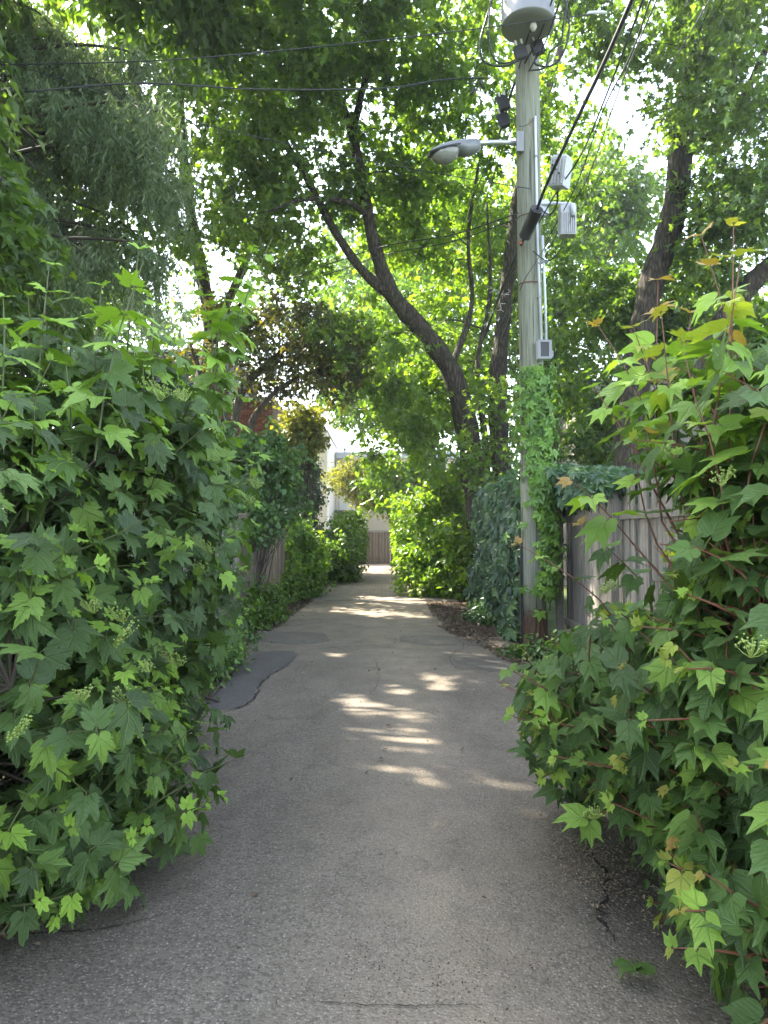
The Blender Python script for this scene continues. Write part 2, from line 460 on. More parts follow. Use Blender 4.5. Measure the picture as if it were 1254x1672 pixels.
c = t.ramp(nz, [(0.3, (0.17, 0.135, 0.10)), (0.7, (0.36, 0.30, 0.22))])
M['sand'] = t.finish(t.mix(t.math('MULTIPLY', n2, 0.4), c, (0.12, 0.095, 0.07, 1)), 0.95, t.bump(n2, 0.5, 0.01), spec=0.15)
t = NT('concrete_paver')
rnd = t.n('ShaderNodeObjectInfo').outputs['Random']
tn = t.n('ShaderNodeAttribute', attribute_name='tint').outputs['Fac']
c = t.ramp(t.math('FRACT', t.math('ADD', rnd, t.math('MULTIPLY', tn, 3.7))), [(0.0, (0.21, 0.18, 0.15)), (1.0, (0.33, 0.28, 0.23))])
M['paver'] = t.finish(t.mix(t.math('MULTIPLY', t.noise(t.pos(), 25, 4), 0.6), c, (0.20, 0.165, 0.13, 1)), 0.9, spec=0.2)

# ------------------------------------------------------------------ ground
def sheet(name, poly, z, mat, kind='structure', wig=0.0, parent=None):
    mb = MB(); mb.add([(x, y, z) for x, y in poly], [tuple(range(len(poly)))])
    o = mb.build(name, mat, parent)
    if parent is None: tag(o, kind=kind)
    return o


g = MB(); g.add([(-250, -60, 0), (250, -60, 0), (250, 400, 0), (-250, 400, 0)], [(0, 1, 2, 3)])
tag(g.build('ground', M['lawn']), kind='structure')


def edge(xs, y0, y1, wig, step=0.12):
    """ragged edge line; xs = list of (y,x)"""
    ys = np.arange(y0, y1 + 1e-6, step)
    base = np.interp(ys, [a for a, b in xs], [b for a, b in xs])
    w = np.zeros_like(ys)
    for f in (0.7, 1.9, 4.3, 9.0):
        w += np.sin(ys * f * 2.1 + rng.uniform(0, 6)) / (f ** 0.7)
    return [(float(b + wig * q), float(y)) for b, q, y in zip(base, w, ys)]


Lx = [(-8, -1.9), (2, -1.75), (6.6, -1.72), (8, -1.75), (10, -1.95), (16, -1.75), (22, -1.6), (36, -1.5)]
Rx = [(-8, 1.45), (2.0, 1.35), (3.5, 1.30), (5, 1.6), (7.0, 1.85), (9.6, 1.6), (10.6, 1.35), (12, 1.12), (16, 1.15), (22, 1.35), (36, 0.9)]
soil = edge([(-8, -2.75), (40, -2.75)], -8, 37, 0.02, 0.6) + edge([(-8, 2.62), (40, 2.62)], -8, 37, 0.02, 0.6)[::-1]
sheet('soil_verge', soil, 0.004, M['soil'])


def strip(name, lx, rx, y0, y1, z, mat, wig=0.035, step=0.12):
    a, b = edge(lx, y0, y1, wig, step), edge(rx, y0, y1, wig, step)
    mb = MB(); n = len(a); cols = 16
    vs, fs = [], []
    for (xa, y), (xb, _) in zip(a, b):
        for k in range(cols + 1):
            s = k / cols
            x = xa + (xb - xa) * s
            zz = z + 0.028 * math.sin(math.pi * s) ** 0.6 + 0.006 * math.sin(x * 3.1 + y * 1.3) + 0.006 * math.sin(y * 2.2 - x)
            if s in (0.0, 1.0): zz = z - 0.004
            vs.append((x, y, zz))
    for i in range(n - 1):
        for k in range(cols):
            q = i * (cols + 1) + k
            fs.append((q, q + 1, q + cols + 2, q + cols + 1))
    mb.add(vs, fs)
    return tag(mb.build(name, mat, smooth=True), kind='structure')


def road_z(x, y, base=0.014):
    lx = np.interp(y, [a for a, b in Lx], [b for a, b in Lx]); rx = np.interp(y, [a for a, b in Rx], [b for a, b in Rx])
    s = min(max((x - lx) / (rx - lx), 0), 1)
    return base + 0.028 * math.sin(math.pi * s) ** 0.6 + 0.006 * math.sin(x * 3.1 + y * 1.3) + 0.006 * math.sin(y * 2.2 - x)


strip('road', Lx, Rx, -8, 16.4, 0.014, M['asphalt'])
strip('path', [(16, -1.9), (36, -1.6)], [(16, 1.6), (36, 1.0)], 16.2, 35.4, 0.010, M['sand'], 0.05, 0.3)


def on_road(pts, dz):
    return [(x, y, road_z(x, y) + dz) for x, y in pts]


def gpt(px, py):
    d = FPX * EYE / (py - 870.0)
    return ((px - CX) / FPX * d, d)


# newer asphalt patches laid over the old surface
def patch(outline, name, mat='patch'):
    pts = [gpt(*p) for p in outline]
    dense = []
    for i in range(len(pts)):
        a, b = pts[i], pts[(i + 1) % len(pts)]
        for k in range(5):
            s = k / 5
            dense.append((a[0] + (b[0] - a[0]) * s + rng.normal(0, .014), a[1] + (b[1] - a[1]) * s + rng.normal(0, .015)))
    cpt = (sum(p[0] for p in dense) / len(dense), sum(p[1] for p in dense) / len(dense))
    vs, fs = on_road([cpt], 0.009), []
    n = len(dense)
    rings = 8
    for r_ in range(1, rings + 1):
        s = r_ / rings
        vs += on_road([(cpt[0] + (x - cpt[0]) * s, cpt[1] + (y - cpt[1]) * s) for x, y in dense], 0.009 if r_ < rings else 0.001)
    for k in range(n):
        fs.append((0, 1 + k, 1 + (k + 1) % n))
    for r_ in range(rings - 1):
        for k in range(n):
            a, b = 1 + r_ * n + k, 1 + r_ * n + (k + 1) % n
            fs.append((a, a + n, b + n, b))
    mb = MB(); mb.add(vs, fs)
    tag(mb.build(name, M[mat], smooth=True), kind='structure')
    return dense


pd = patch([(320, 1157), (352, 1161), (390, 1158), (410, 1148), (422, 1125), (440, 1108), (468, 1092), (490, 1072), (478, 1066), (420, 1066), (395, 1080), (350, 1105), (325, 1120), (285, 1135)], 'road_patch')
pd2 = patch([(655, 1042), (690, 1038), (760, 1040), (850, 1042), (845, 1058), (760, 1056), (700, 1060), (650, 1052)], 'road_patch', 'patch_soft')
pd3 = patch([(430, 1032), (530, 1036), (540, 1050), (490, 1056), (425, 1050)], 'road_patch', 'patch_soft')
pd4 = patch([(735, 1078), (800, 1074), (860, 1078), (870, 1096), (800, 1100), (745, 1092)], 'road_patch', 'patch_soft')


def crack(pts, w, name='crack', dz=0.006, jit=0.012):
    pts = spline([Vector((x, y, 0)) for x, y in pts], 10)
    ns = []
    for i, p in enumerate(pts):
        t_ = pts[min(i + 1, len(pts) - 1)] - pts[max(i - 1, 0)]
        t_.normalize(); nn = Vector((-t_.y, t_.x, 0))
        q = p + nn * random.gauss(0, jit)
        ww = w * random.uniform(0.25, 1.0) * min(1, 4 * i / len(pts) + 0.1, 4 * (1 - i / len(pts)) + 0.1)
        ns.append((q + nn * ww, q - nn * ww))
    mb = MB()
    vs = [v for a, b in ns for v in ((a.x, a.y, road_z(a.x, a.y) + dz), (b.x, b.y, road_z(b.x, b.y) + dz))]
    mb.add(vs, [(2 * i, 2 * i + 1, 2 * i + 3, 2 * i + 2) for i in range(len(ns) - 1)])
    tag(mb.build(name, M['crack']), kind='structure')


G_ = lambda L: [gpt(*p) for p in L]
crack(G_([(300, 1155), (350, 1162), (390, 1159), (412, 1148), (424, 1124), (442, 1106), (470, 1092), (488, 1074)]), 0.012, dz=0.011)
crack(G_([(20, 1527), (90, 1528), (180, 1524), (270, 1505)]), 0.005, jit=.005)
crack(G_([(490, 1641), (560, 1645), (660, 1646), (740, 1642), (780, 1640)]), 0.003, jit=.003)
crack(G_([(640, 1052), (690, 1040), (740, 1042), (755, 1060), (735, 1075), (745, 1095), (800, 1100), (860, 1098)]), 0.006, dz=0.011)
crack(G_([(500, 1065), (560, 1060), (640, 1058)]), 0.006)
crack(G_([(420, 1165), (450, 1180), (470, 1178), (520, 1182)]), 0.005)
crack(G_([(940, 1380), (985, 1440), (975, 1490), (1000, 1540)]), 0.012, dz=0.008, jit=0.012)
crack(G_([(610, 1075), (620, 1110), (600, 1150)]), 0.003, jit=.008)

# pavers on the far half of the lane
pv = MB(); pv.box((0, 0, 0), (0.196, 0.097, 0.05), jit=0.0)
paver_mesh = pv.build('paver', M['paver'], mesh_only=True)
pav = thing('paved_strip', 'strip of small rectangular concrete pavers across the lane beyond the worn asphalt', 'paving', (0, 16.4, 0.0))
pav['kind'] = 'structure'
rest = MB(); cnt = 0
for row in range(90):
    y = 16.45 + row * 0.106
    for k in range(17):
        x = -1.70 + k * 0.205 + (0.1 if row % 2 else 0)
        if abs(x) > 1.62 or random.random() < 0.01: continue
        z = 0.020 + random.uniform(-0.002, 0.003)
        if cnt < 300:
            o = link('paver', paver_mesh, pav, (x, y, z)); o.rotation_euler = (random.gauss(0, .012), random.gauss(0, .012), random.gauss(0, .015)); cnt += 1
        else:
            rest.box((x, y, z), (0.196, 0.097, 0.05), tint=random.random())
o = rest.build('paver_field', M['paver'], pav); o['kind'] = 'stuff'

# ------------------------------------------------------------------ leaf templates
def fold_leaf(pts, fold=0.18, droop=0.25):
    """pts: right half outline from base to tip (x,y). two ngons, folded on the midrib"""
    n = len(pts)
    v = [(0, 0, 0), (0, 1, -droop)]
    for s in (1, -1):
        for x, y in pts: v.append((s * x, y, fold * x - droop * y * y))
    right = [0] + [2 + i for i in range(n)] + [1]
    left = [1] + [2 + n + i for i in reversed(range(n))] + [0]
    return np.array(v, float), [tuple(right), tuple(left)]


T_MAPLE = fold_leaf([(0.30, -0.02), (0.22, 0.20), (0.58, 0.48), (0.20, 0.52)])
T_SIMPLE = fold_leaf([(0.30, 0.35)], 0.25)
T_OVAL = fold_leaf([(0.22, 0.15), (0.30, 0.45), (0.18, 0.8)], 0.2, 0.2)
T_ROUND = fold_leaf([(0.32, 0.05), (0.46, 0.4), (0.3, 0.8)], 0.2, 0.2)
T_SLIVER = (np.array([(0, 0, 0), (0.09, 0.4, 0.01), (0, 1, 0), (-0.09, 0.4, 0.01)], float), [(0, 1, 2, 3)])


def creeper_tpl():
    v, f, n = [], [], 0
    for a, s in ((0, 1.0), (48, 0.9), (-48, 0.9), (100, 0.66), (-100, 0.66)):
        c_, s_ = math.cos(R(a)), math.sin(R(a))
        for x, y, z in ((0, .04, 0), (.20, .35, .03), (.22, .62, -.03), (0, 1, -.25), (-.22, .62, -.03), (-.20, .35, .03)):
            x, y = x * s, y * s
            v.append((x * c_ + y * s_, -x * s_ + y * c_, z * s))
        f += [(n, n + 1, n + 2, n + 3), (n, n + 3, n + 4, n + 5)]
        n += 6
    return np.array(v, float), f


T_CREEPER = creeper_tpl()


def vib_tpl(half, veins_deg, seed, droop=0.35, pleat=0.035, petiole=0.3):
    r_ = random.Random(seed)
    out = []
    for th, rr in half: out.append((th, rr * r_.uniform(0.94, 1.05)))
    left = [(-th, rr * r_.uniform(0.90, 1.08)) for th, rr in half if 0 < th < 180][::-1]
    ring = [(math.sin(R(t_)) * q, math.cos(R(t_)) * q) for t_, q in out + left]
    inner = []
    rad = lambda th: float(np.interp(abs(th), [a for a, b in half], [b for a, b in half]))
    vs = sorted(set([v for v in veins_deg] + [-v for v in veins_deg]))
    for v in vs:
        for s in ((0.4, 0.74) if abs(v) < 60 else (0.5,)):
            inner.append((math.sin(R(v)) * rad(v) * s, math.cos(R(v)) * rad(v) * s))
    for a, b in zip(vs[:-1], vs[1:]):
        m_ = (a + b) / 2
        inner.append((math.sin(R(m_)) * rad(m_) * .55, math.cos(R(m_)) * rad(m_) * .55))
    pts = [Vector(p) for p in ring + inner]
    edges = [(i, (i + 1) % len(ring)) for i in range(len(ring))]
    cv, ce, cf, *_ = geometry.delaunay_2d_cdt(pts, edges, [list(range(len(ring)))], 1, 1e-6)
    co = []
    tw = r_.uniform(-0.3, 0.3); fold = r_.uniform(0.02, 0.36); sk = r_.uniform(-.12, .12); wv = r_.uniform(.01, .045); ph = r_.uniform(0, 6)
    for p in cv:
        x, y = p.x, p.y
        th = math.degrees(math.atan2(x, y)); rr = math.hypot(x, y)
        dv = min(abs(th - v) for v in vs)
        z = pleat * min(dv / 14.0, 1.2) * min(rr / 0.3, 1) + fold * abs(x) - droop * (0.75 * y * abs(y) + 0.5 * x * x) + tw * x * y + wv * math.sin(9 * th / 57.3 + ph) * rr * 1.5 + r_.gauss(0, 0.014)
        co.append((x + sk * y * y, y, z))
    lc = [(p.x, p.y, 0) for p in cv]
    fs = [tuple(f) for f in cf]
    n = len(co)
    w = 0.013
    co += [(-w, 0.02, 0), (w, 0.02, 0), (w, -petiole, 0.07), (-w, -petiole, 0.07)]
    lc += [(0.1, -0.2, 1)] * 4
    fs.append((n, n + 1, n + 2, n + 3))
    return np.array(co, float), fs, np.array(lc, float)


H_L = [(0, 1.06), (5, .87), (8, .91), (13, .73), (17, .76), (23, .52), (27, .62), (30, .62), (35, .82), (42, .98), (46, .78), (50, .80), (56, .60), (61, .64), (69, .47), (77, .58), (86, .50), (90, .52), (103, .45), (125, .37), (150, .25), (180, .04)]
H_R = [(0, 1.15), (5, .90), (11, .74), (18, .62), (25, .70), (34, 1.02), (39, .80), (47, .67), (58, .60), (72, .56), (88, .52), (105, .46), (125, .38), (150, .25), (180, .04)]
H_Y = [(0, 1.0), (7, .84), (10, .85), (17, .58), (22, .50), (28, .62), (33, .72), (39, .84), (45, .68), (49, .70), (58, .50), (70, .42), (82, .48), (98, .38), (130, .27), (180, .04)]
VT_L = [vib_tpl(H_L, [0, 41, 84], s, d) for s, d in ((1, .25), (2, .4), (3, .15), (4, .55), (5, .3), (6, .35), (21, .7), (22, .1), (23, .45))] + [vib_tpl(H_Y, [0, 38, 80], s, d) for s, d in ((7, .2), (8, .45))]
VT_R = [vib_tpl(H_R, [0, 36, 80], s, d) for s, d in ((11, .25), (12, .4), (13, .15), (14, .5), (15, .3), (16, .1), (31, .65), (32, .35), (33, .05))]


def batch(tpl_v, tpl_f, pos, rot, scl):
    N, k = len(pos), len(tpl_v)
    v = np.einsum('nij,kj->nki', rot, tpl_v) * np.asarray(scl)[:, None, None] + pos[:, None, :]
    fi = np.array([i for f in tpl_f for i in f], dtype=np.int64)
    idx = (fi[None, :] + (np.arange(N) * k)[:, None])
    fn = np.tile(np.array([len(f) for f in tpl_f]), N)
    return v.reshape(-1, 3), idx.ravel(), fn


SPOTS = [(585, 1150, .15), (612, 1168, .20), (655, 1133, .17), (712, 1110, .15), (732, 1126, .15), (690, 1173, .19), (672, 1213, .22), (700, 1222, .15), (600, 1203, .14),
         (560, 1075, .12), (612, 1071, .10), (535, 1036, .15), (590, 1022, .2), (640, 1026, .12), (752, 1072, .08), (730, 1360, .07), (745, 1445, .06), (520, 1010, .2), (570, 1046, .12)]


def sun_gaps(pos):
    """marks leaves to cut from the crowns so sun falls on chosen lane spots"""
    k = pos[:, 2] / sdir.z
    gx, gy = pos[:, 0] - sdir.x * k, pos[:, 1] - sdir.y * k
    drop = np.zeros(len(pos), bool)
    for px, py, r_ in SPOTS:
        d = FPX * EYE / (py - 870.0); x = (px - CX) / FPX * d
        q = np.sqrt((gx - x) ** 2 + ((gy - d) * .8) ** 2)
        drop |= q < r_ * 1.15 + .03
    wob = .5 * np.sin(gx * 2.3) + .4 * np.sin(gx * 5 + 1)
    far = (gy > 12.9 + wob) & (gy < 34) & (gx > -2.2) & (gx < 3.2) & (np.sin(gx * 3.1 + gy * 1.7) + np.sin(gy * 2.9) < 1.35)
    drop |= far & (rng.random(len(pos)) < .95)
    return drop & (pos[:, 2] > 2.6)


def leaves_mesh(name, parts, mat, parent, smooth=False, kind='stuff'):
    """parts: list of (tpl, pos, rot, scl, tint)"""
    V, I, F, T, L, off = [], [], [], [], [], 0
    if name == 'crown' and mat.name in ('maple_leaf', 'dark_maple_leaf', 'conifer_spray', 'bronze_leaf'):
        part_of = .55 if mat.name == 'bronze_leaf' else 1.0
        parts = [(a, p[~g], r[~g], s_[~g], t_[~g]) for (a, p, r, s_, t_), g in ((q, sun_gaps(q[1]) & (rng.random(len(q[1])) < part_of)) for q in parts)]
    for tpl, pos, rot, scl, tint in parts:
        if len(pos) == 0: continue
        v, i, f = batch(tpl[0], tpl[1], pos, rot, scl)
        V.append(v); I.append(i + off); F.append(f); T.append(np.repeat(tint, len(tpl[0]))); off += len(v)
        if len(tpl) > 2: L.append(np.tile(tpl[2], (len(pos), 1)))
    me = bpy.data.meshes.new(name)
    fill_mesh(me, np.concatenate(V), np.concatenate(I).astype(np.int32), np.concatenate(F).astype(np.int32), np.concatenate(T), np.concatenate(L) if L else None, smooth)
    me.materials.append(mat)
    o = link(name, me, parent)
    if kind: o['kind'] = kind
    return o


def leaf_objects(tpls, which, pos, rot, scl, tint, mat, parent, nobj, rest_name, leaf_name='leaf', smooth=True, levels=5, rest_visible=True):
    """the nobj leaves that show largest become objects, the rest one mesh"""
    ctr = pos + rot[:, :, 1] * scl[:, None] * 0.5
    px, py, dep = project(ctr)
    vis = (px > 0) & (px < 1254) & (py > 0) & (py < 1672)
    cell = np.floor(px / 15).astype(int) * 1000 + np.floor(py / 15).astype(int)
    order = np.argsort(dep)
    seen, first = set(), np.zeros(len(pos), bool)
    for i in order:
        if vis[i] and cell[i] not in seen:
            seen.add(cell[i]); first[i] = True
    view = nrm(ctr - np.array([0, 0, EYE]))
    face = np.abs((rot[:, :, 2] * view).sum(-1)) + 0.25
    score = np.where(first, scl / dep * face, -1)
    pick = np.argsort(-score)[:nobj]
    pick = pick[score[pick] > 0]
    chosen = np.zeros(len(pos), bool); chosen[pick] = True
    cache = {}
    pl = np.array(parent.location)
    for i in pick:
        lv = int(min(levels - 1, max(0, tint[i] * levels))); key = (int(which[i]), lv)
        if key not in cache:
            tp = tpls[key[0]]; me = bpy.data.meshes.new(leaf_name)
            f = tp[1]
            fill_mesh(me, tp[0], np.array([q for a in f for q in a], dtype=np.int32), np.array([len(a) for a in f], dtype=np.int32),
                      np.full(len(tp[0]), (lv + .5) / levels), tp[2] if len(tp) > 2 else None, smooth)
            me.materials.append(mat); cache[key] = me
        o = bpy.data.objects.new(leaf_name, cache[key]); scene.collection.objects.link(o)
        o.parent = parent
        m4 = Matrix.Identity(4)
        for a in range(3):
            for b in range(3): m4[a][b] = float(rot[i, a, b] * scl[i])
            m4[a][3] = float(pos[i, a] - pl[a])
        o.matrix_basis = m4
    keep = ~chosen
    leaves_mesh(rest_name, [(tpls[w], pos[keep & (which == w)], rot[keep & (which == w)], scl[keep & (which == w)], tint[keep & (which == w)]) for w in range(len(tpls))], mat, parent, smooth)


# ------------------------------------------------------------------ trees
def ell(px, py, d, rx, ry, rd, w=1.0):
    """ellipsoid of foliage: centre by sight line, radii rx, ry in photo pixels at that distance, rd in metres"""
    c_ = P(px, py, d); k = d / FPX
    return (np.array(c_), np.array([rx * k, rd, ry * k]), w)


def sample_ells(ells, n, power=2.2):
    wts = np.array([e[1].prod() ** (2 / 3) * e[2] for e in ells]); wts /= wts.sum()
    ch = rng.choice(len(ells), n, p=wts)
    d = nrm(rng.normal(size=(n, 3))); r_ = rng.random(n) ** (1 / power)
    C = np.array([e[0] for e in ells])[ch]; S = np.array([e[1] for e in ells])[ch]
    return C + d * S * r_[:, None], d, r_


def limb_pts(spec, per=6, wob=0.0):
    pts = spline([P(*s[:3]) for s in spec], per)
    rad = np.interp(np.linspace(0, len(spec) - 1, len(pts)), range(len(spec)), [s[3] for s in spec])
    if wob: pts = [p + Vector(rng.normal(0, wob, 3)) for p in pts]
    return pts, rad


def foliage_sprays(C, per, R_, droop, size, up=1.0, twigs=7, tint_mu=0.5):
    n = len(C)
    td = rng.normal(size=(n, twigs, 3)); td[..., 2] = td[..., 2] * 0.55 + 0.05; td = nrm(td)
    tw = rng.integers(0, twigs, (n, per)); s = rng.random((n, per)) ** 0.7
    dr = np.take_along_axis(td, tw[..., None].repeat(3, -1), 1)
    Rc = R_ * rng.uniform(0.6, 1.25, (n, 1, 1))
    pos = C[:, None, :] + dr * s[..., None] * Rc
    pos[..., 2] -= droop * s * s * R_
    pos += rng.normal(0, 0.05, pos.shape)
    f = dr * 0.6 + rng.normal(0, 0.55, pos.shape); f[..., 2] -= 0.45
    nn = rng.normal(0, 0.5, pos.shape); nn[..., 2] += up
    sc = size * rng.uniform(0.65, 1.25, (n, per))
    ct_ = rng.normal(tint_mu, 0.16, (n, 1)); tint = np.clip(ct_ + rng.normal(0, 0.14, (n, per)), 0, 1)
    return pos.reshape(-1, 3), frames(f.reshape(-1, 3), nn.reshape(-1, 3)), sc.ravel(), tint.ravel()


def build_tree(name, label, limbs, ells, nclump, per, size, mat, tpl=T_MAPLE, R_=0.6, droop=0.5, bark='bark', cat='tree', group=None, hub_frac=0.1,
               branch_r=0.035, clear=None, base=None, tint_mu=0.5, power=2.2, twigmat='twig', hmin=0.3):
    all_l = [limb_pts(s) for s in limbs]
    b0 = base if base is not None else all_l[0][0][0]
    root = thing(name, label, cat, (b0[0], b0[1], 0), group)
    mb = MB()
    for pts, rad in all_l:
        rad2 = rad * (1 + .07 * np.sin(np.arange(len(rad)) * 1.3 + rng.uniform(0, 6)) + rng.normal(0, .03, len(rad)))
        mb.tube(pts, rad2, 18 if rad[0] > .12 else 8, wob=0.07)
    tr = mb.build('trunk', M[bark], root, smooth=True)
    C, _, _ = sample_ells(ells, nclump, power)
    C = C[C[:, 2] > hmin]
    if clear is not None: C = C[clear(C)]
    S = np.array([tuple(p) for pts, rad in all_l for p in pts[len(pts) // 3:]]); SR = np.concatenate([rad[len(rad) // 3:] for pts, rad in all_l])
    nh = max(4, int(len(C) * hub_frac)); hubs = C[rng.choice(len(C), nh, replace=False)]
    bm = MB(); S2 = [tuple(p) for p in S[::2]]
    # connect near hubs first so branches chain outward
    tree_pts = [np.array(p) for p in S]
    tree_r = [float(r_) for r_ in SR]
    dist0 = np.array([np.min(np.linalg.norm(S - h, axis=1)) for h in hubs])
    for i in np.argsort(dist0):
        h = hubs[i]; A = np.array(tree_pts)
        dd = np.linalg.norm(A - h, axis=1) + np.maximum(A[:, 2] - h[2], 0) * 0.8 - 0.0
        j = int(np.argmin(dd)); a = Vector(A[j]); b = Vector(h)
        L = (b - a).length
        mid = a.lerp(b, 0.5) + Vector((rng.normal(0, .08), rng.normal(0, .08), 0.12)) * L
        pts = spline([a, mid, b], 4)
        r0 = min(tree_r[j] * 0.7, branch_r * (0.5 + 0.25 * L)); r1 = max(0.006, r0 * 0.35)
        rad = np.linspace(r0, r1, len(pts))
        bm.tube(pts, rad, 5, cap=False)
        tree_pts += [np.array(p) for p in pts[2:]]; tree_r += [float(q) for q in rad[2:]]
    A = np.array(tree_pts)
    for c_ in C[::2]:
        j = int(np.argmin(np.linalg.norm(A - c_, axis=1) + np.maximum(A[:, 2] - c_[2], 0) * .5))
        a, b = Vector(A[j]), Vector(c_)
        if (b - a).length > 2.6: continue
        bm.tube([a, a.lerp(b, .5) + Vector((0, 0, .06)), b, b + (b - a).normalized() * .25 - Vector((0, 0, .05))], [.011, .009, .006, .003], 3, cap=False)
    if bm.v:
        bm.build('branches', M[twigmat], root, smooth=True)['kind'] = 'stuff'
    pos, rot, sc, ti = foliage_sprays(C, per, R_, droop, size, tint_mu=tint_mu)
    k = pos[:, 2] > 0.05
    if clear is not None: k &= clear(pos)
    leaves_mesh('crown', [(tpl, pos[k], rot[k], sc[k], ti[k])], M[mat], root)
    return root


def clear_view(zones):
    """keep foliage out of sight corridors: zones = (x0,y0,x1,y1,dmin,dmax,keep) in photo pixels and metres"""
    def fn(Pts):
        px, py, dep = project(Pts)
        ok = np.ones(len(Pts), bool)
        for x0, y0, x1, y1, d0, d1, keep in zones:
            inz = (px > x0) & (px < x1) & (py > y0) & (py < y1) & (dep > d0) & (dep < d1)
            ok &= ~(inz & (rng.random(len(Pts)) > keep))
        return ok
    return fn


corr = [(505, 742, 556, 835, 0, 60, 0.0), (585, 832, 640, 960, 0, 60, 0.0), (540, 880, 640, 960, 0, 60, 0.0), (520, 700, 585, 742, 0, 60, 0.2),
        (968, 590, 1015, 642, 0, 19, 0.25)]
near_gap = [(640, 420, 780, 900, 8, 14.8, 0.10), (700, 540, 850, 850, 8, 17.3, 0.6), (620, 440, 710, 560, 8, 17, .5), (560, 120, 650, 500, 8, 16.0, 0.35), (480, 200, 640, 480, 8, 15.8, 0.5), (855, 0, 905, 1100, 3, 10.3, 0.0), (680, 190, 860, 300, 3, 10.5, 0.0), (790, 0, 960, 420, 3, 10.6, 0.0)]

# main leaning maple behind the pole
build_tree('maple_tree', 'big leaning maple with forked dark trunk rising behind the fence beside the utility pole',
    [[(800, 1010, 17.2, .50), (795, 900, 17.2, .42), (778, 800, 17.2, .33), (762, 700, 17.1, .27), (738, 610, 17.0, .24), (690, 540, 16.8, .22), (640, 480, 16.6, .19), (612, 400, 16.5, .155), (595, 320, 16.4, .125), (575, 220, 16.2, .10), (535, 110, 16, .09), (505, 0, 15.8, .07), (480, -120, 15.5, .05)],
     [(825, 1000, 17.6, .38), (828, 880, 17.7, .30), (818, 760, 17.8, .24), (812, 640, 17.9, .21), (820, 540, 18, .19), (832, 440, 18, .18), (850, 300, 18, .14), (900, 130, 17.5, .10), (940, 0, 17, .07)],
     [(640, 485, 16.6, .13), (590, 440, 16.4, .11), (545, 375, 16.2, .095), (500, 290, 15.8, .08), (445, 200, 15.4, .08), (380, 90, 15, .05), (340, -20, 14.8, .04)],
     [(600, 350, 16.4, .08), (565, 330, 15.8, .07), (500, 325, 15, .05), (440, 345, 14.5, .03)],
     [(735, 605, 17, .10), (770, 500, 17.5, .06), (765, 380, 17.6, .05), (790, 220, 17.5, .03)],
     [(800, 880, 17.3, .10), (796, 780, 17.35, .095), (790, 700, 17.4, .09), (780, 590, 17.6, .06), (800, 480, 17.8, .05), (795, 330, 17.8, .03)],
     [(575, 220, 16.2, .09), (600, 120, 15.5, .07), (640, 20, 15, .05), (660, -80, 14, .04)],
     [(520, 70, 16, .06), (470, 20, 15.2, .05), (430, -60, 14.6, .04)]],
    [ell(520, 90, 15, 190, 150, 2.6), ell(700, 120, 15.5, 110, 130, 2.0, .8), ell(660, 300, 17.5, 120, 130, 2.4), ell(450, 290, 15.5, 130, 130, 2.2),
     ell(560, -60, 13, 330, 120, 3.0), ell(690, 620, 19.2, 120, 110, 1.5, 1.1), ell(640, 700, 17.5, 100, 85, 1.6, 1.4),
     ell(790, 420, 19.8, 110, 170, 1.6), ell(720, 800, 18.6, 85, 60, 1.4, 1.2), ell(870, 150, 16, 130, 140, 1.6, .5), ell(570, 560, 17.5, 90, 70, 1.2, .7), ell(760, 870, 17.0, 70, 40, .6, .8),
     ell(640, 555, 15.7, 55, 50, .5, .8), ell(800, 640, 16.0, 55, 60, .45, .9), ell(765, 745, 16.1, 55, 55, .4, .9), ell(820, 800, 16.2, 40, 50, .4, .9)],
    980, 60, 0.155, 'maple', R_=0.62, droop=0.55, clear=clear_view(corr + near_gap), power=2.0)

# right maple
build_tree('maple_tree', 'tall dark maple with curving trunk standing behind the grey fence at the right',
    [[(1020, 990, 14.5, .42), (1025, 800, 14.5, .34), (1030, 690, 14.5, .29), (1045, 580, 14.5, .27), (1062, 470, 14.4, .25), (1095, 370, 14.3, .24), (1112, 250, 14.2, .22), (1122, 140, 14, .19), (1130, 20, 13.8, .15), (1160, -120, 13.5, .10)],
     [(1035, 800, 14.4, .26), (1100, 650, 14.2, .24), (1165, 545, 14, .21), (1230, 460, 13.7, .18), (1310, 380, 13.2, .12)],
     [(1122, 160, 14, .10), (1180, 60, 13.5, .08), (1250, -40, 13, .06)],
     [(1112, 260, 14.2, .10), (1200, 180, 13.6, .08), (1260, 60, 13, .06)]],
    [ell(1170, 130, 13, 130, 170, 2.2, .85), ell(1200, 350, 14, 110, 130, 1.8), ell(960, 330, 18, 60, 100, 1.3, .9), ell(1010, 60, 13.5, 90, 90, 1.6, .5), ell(1130, -40, 12, 240, 90, 2.4, .7), ell(1100, 500, 16.5, 150, 90, 1.4), ell(985, 470, 17.2, 90, 120, 1.6), ell(980, 640, 17.5, 100, 70, 1.4, 1.2), ell(965, 730, 16.5, 70, 55, 1.0, 1.2), ell(1240, 560, 15, 80, 100, 1.2)],
    520, 60, 0.15, 'maple_dark', R_=0.6, droop=0.6, clear=clear_view(corr + near_gap + [(950, 120, 1090, 420, 0, 20, 0.35)]), power=2.0)

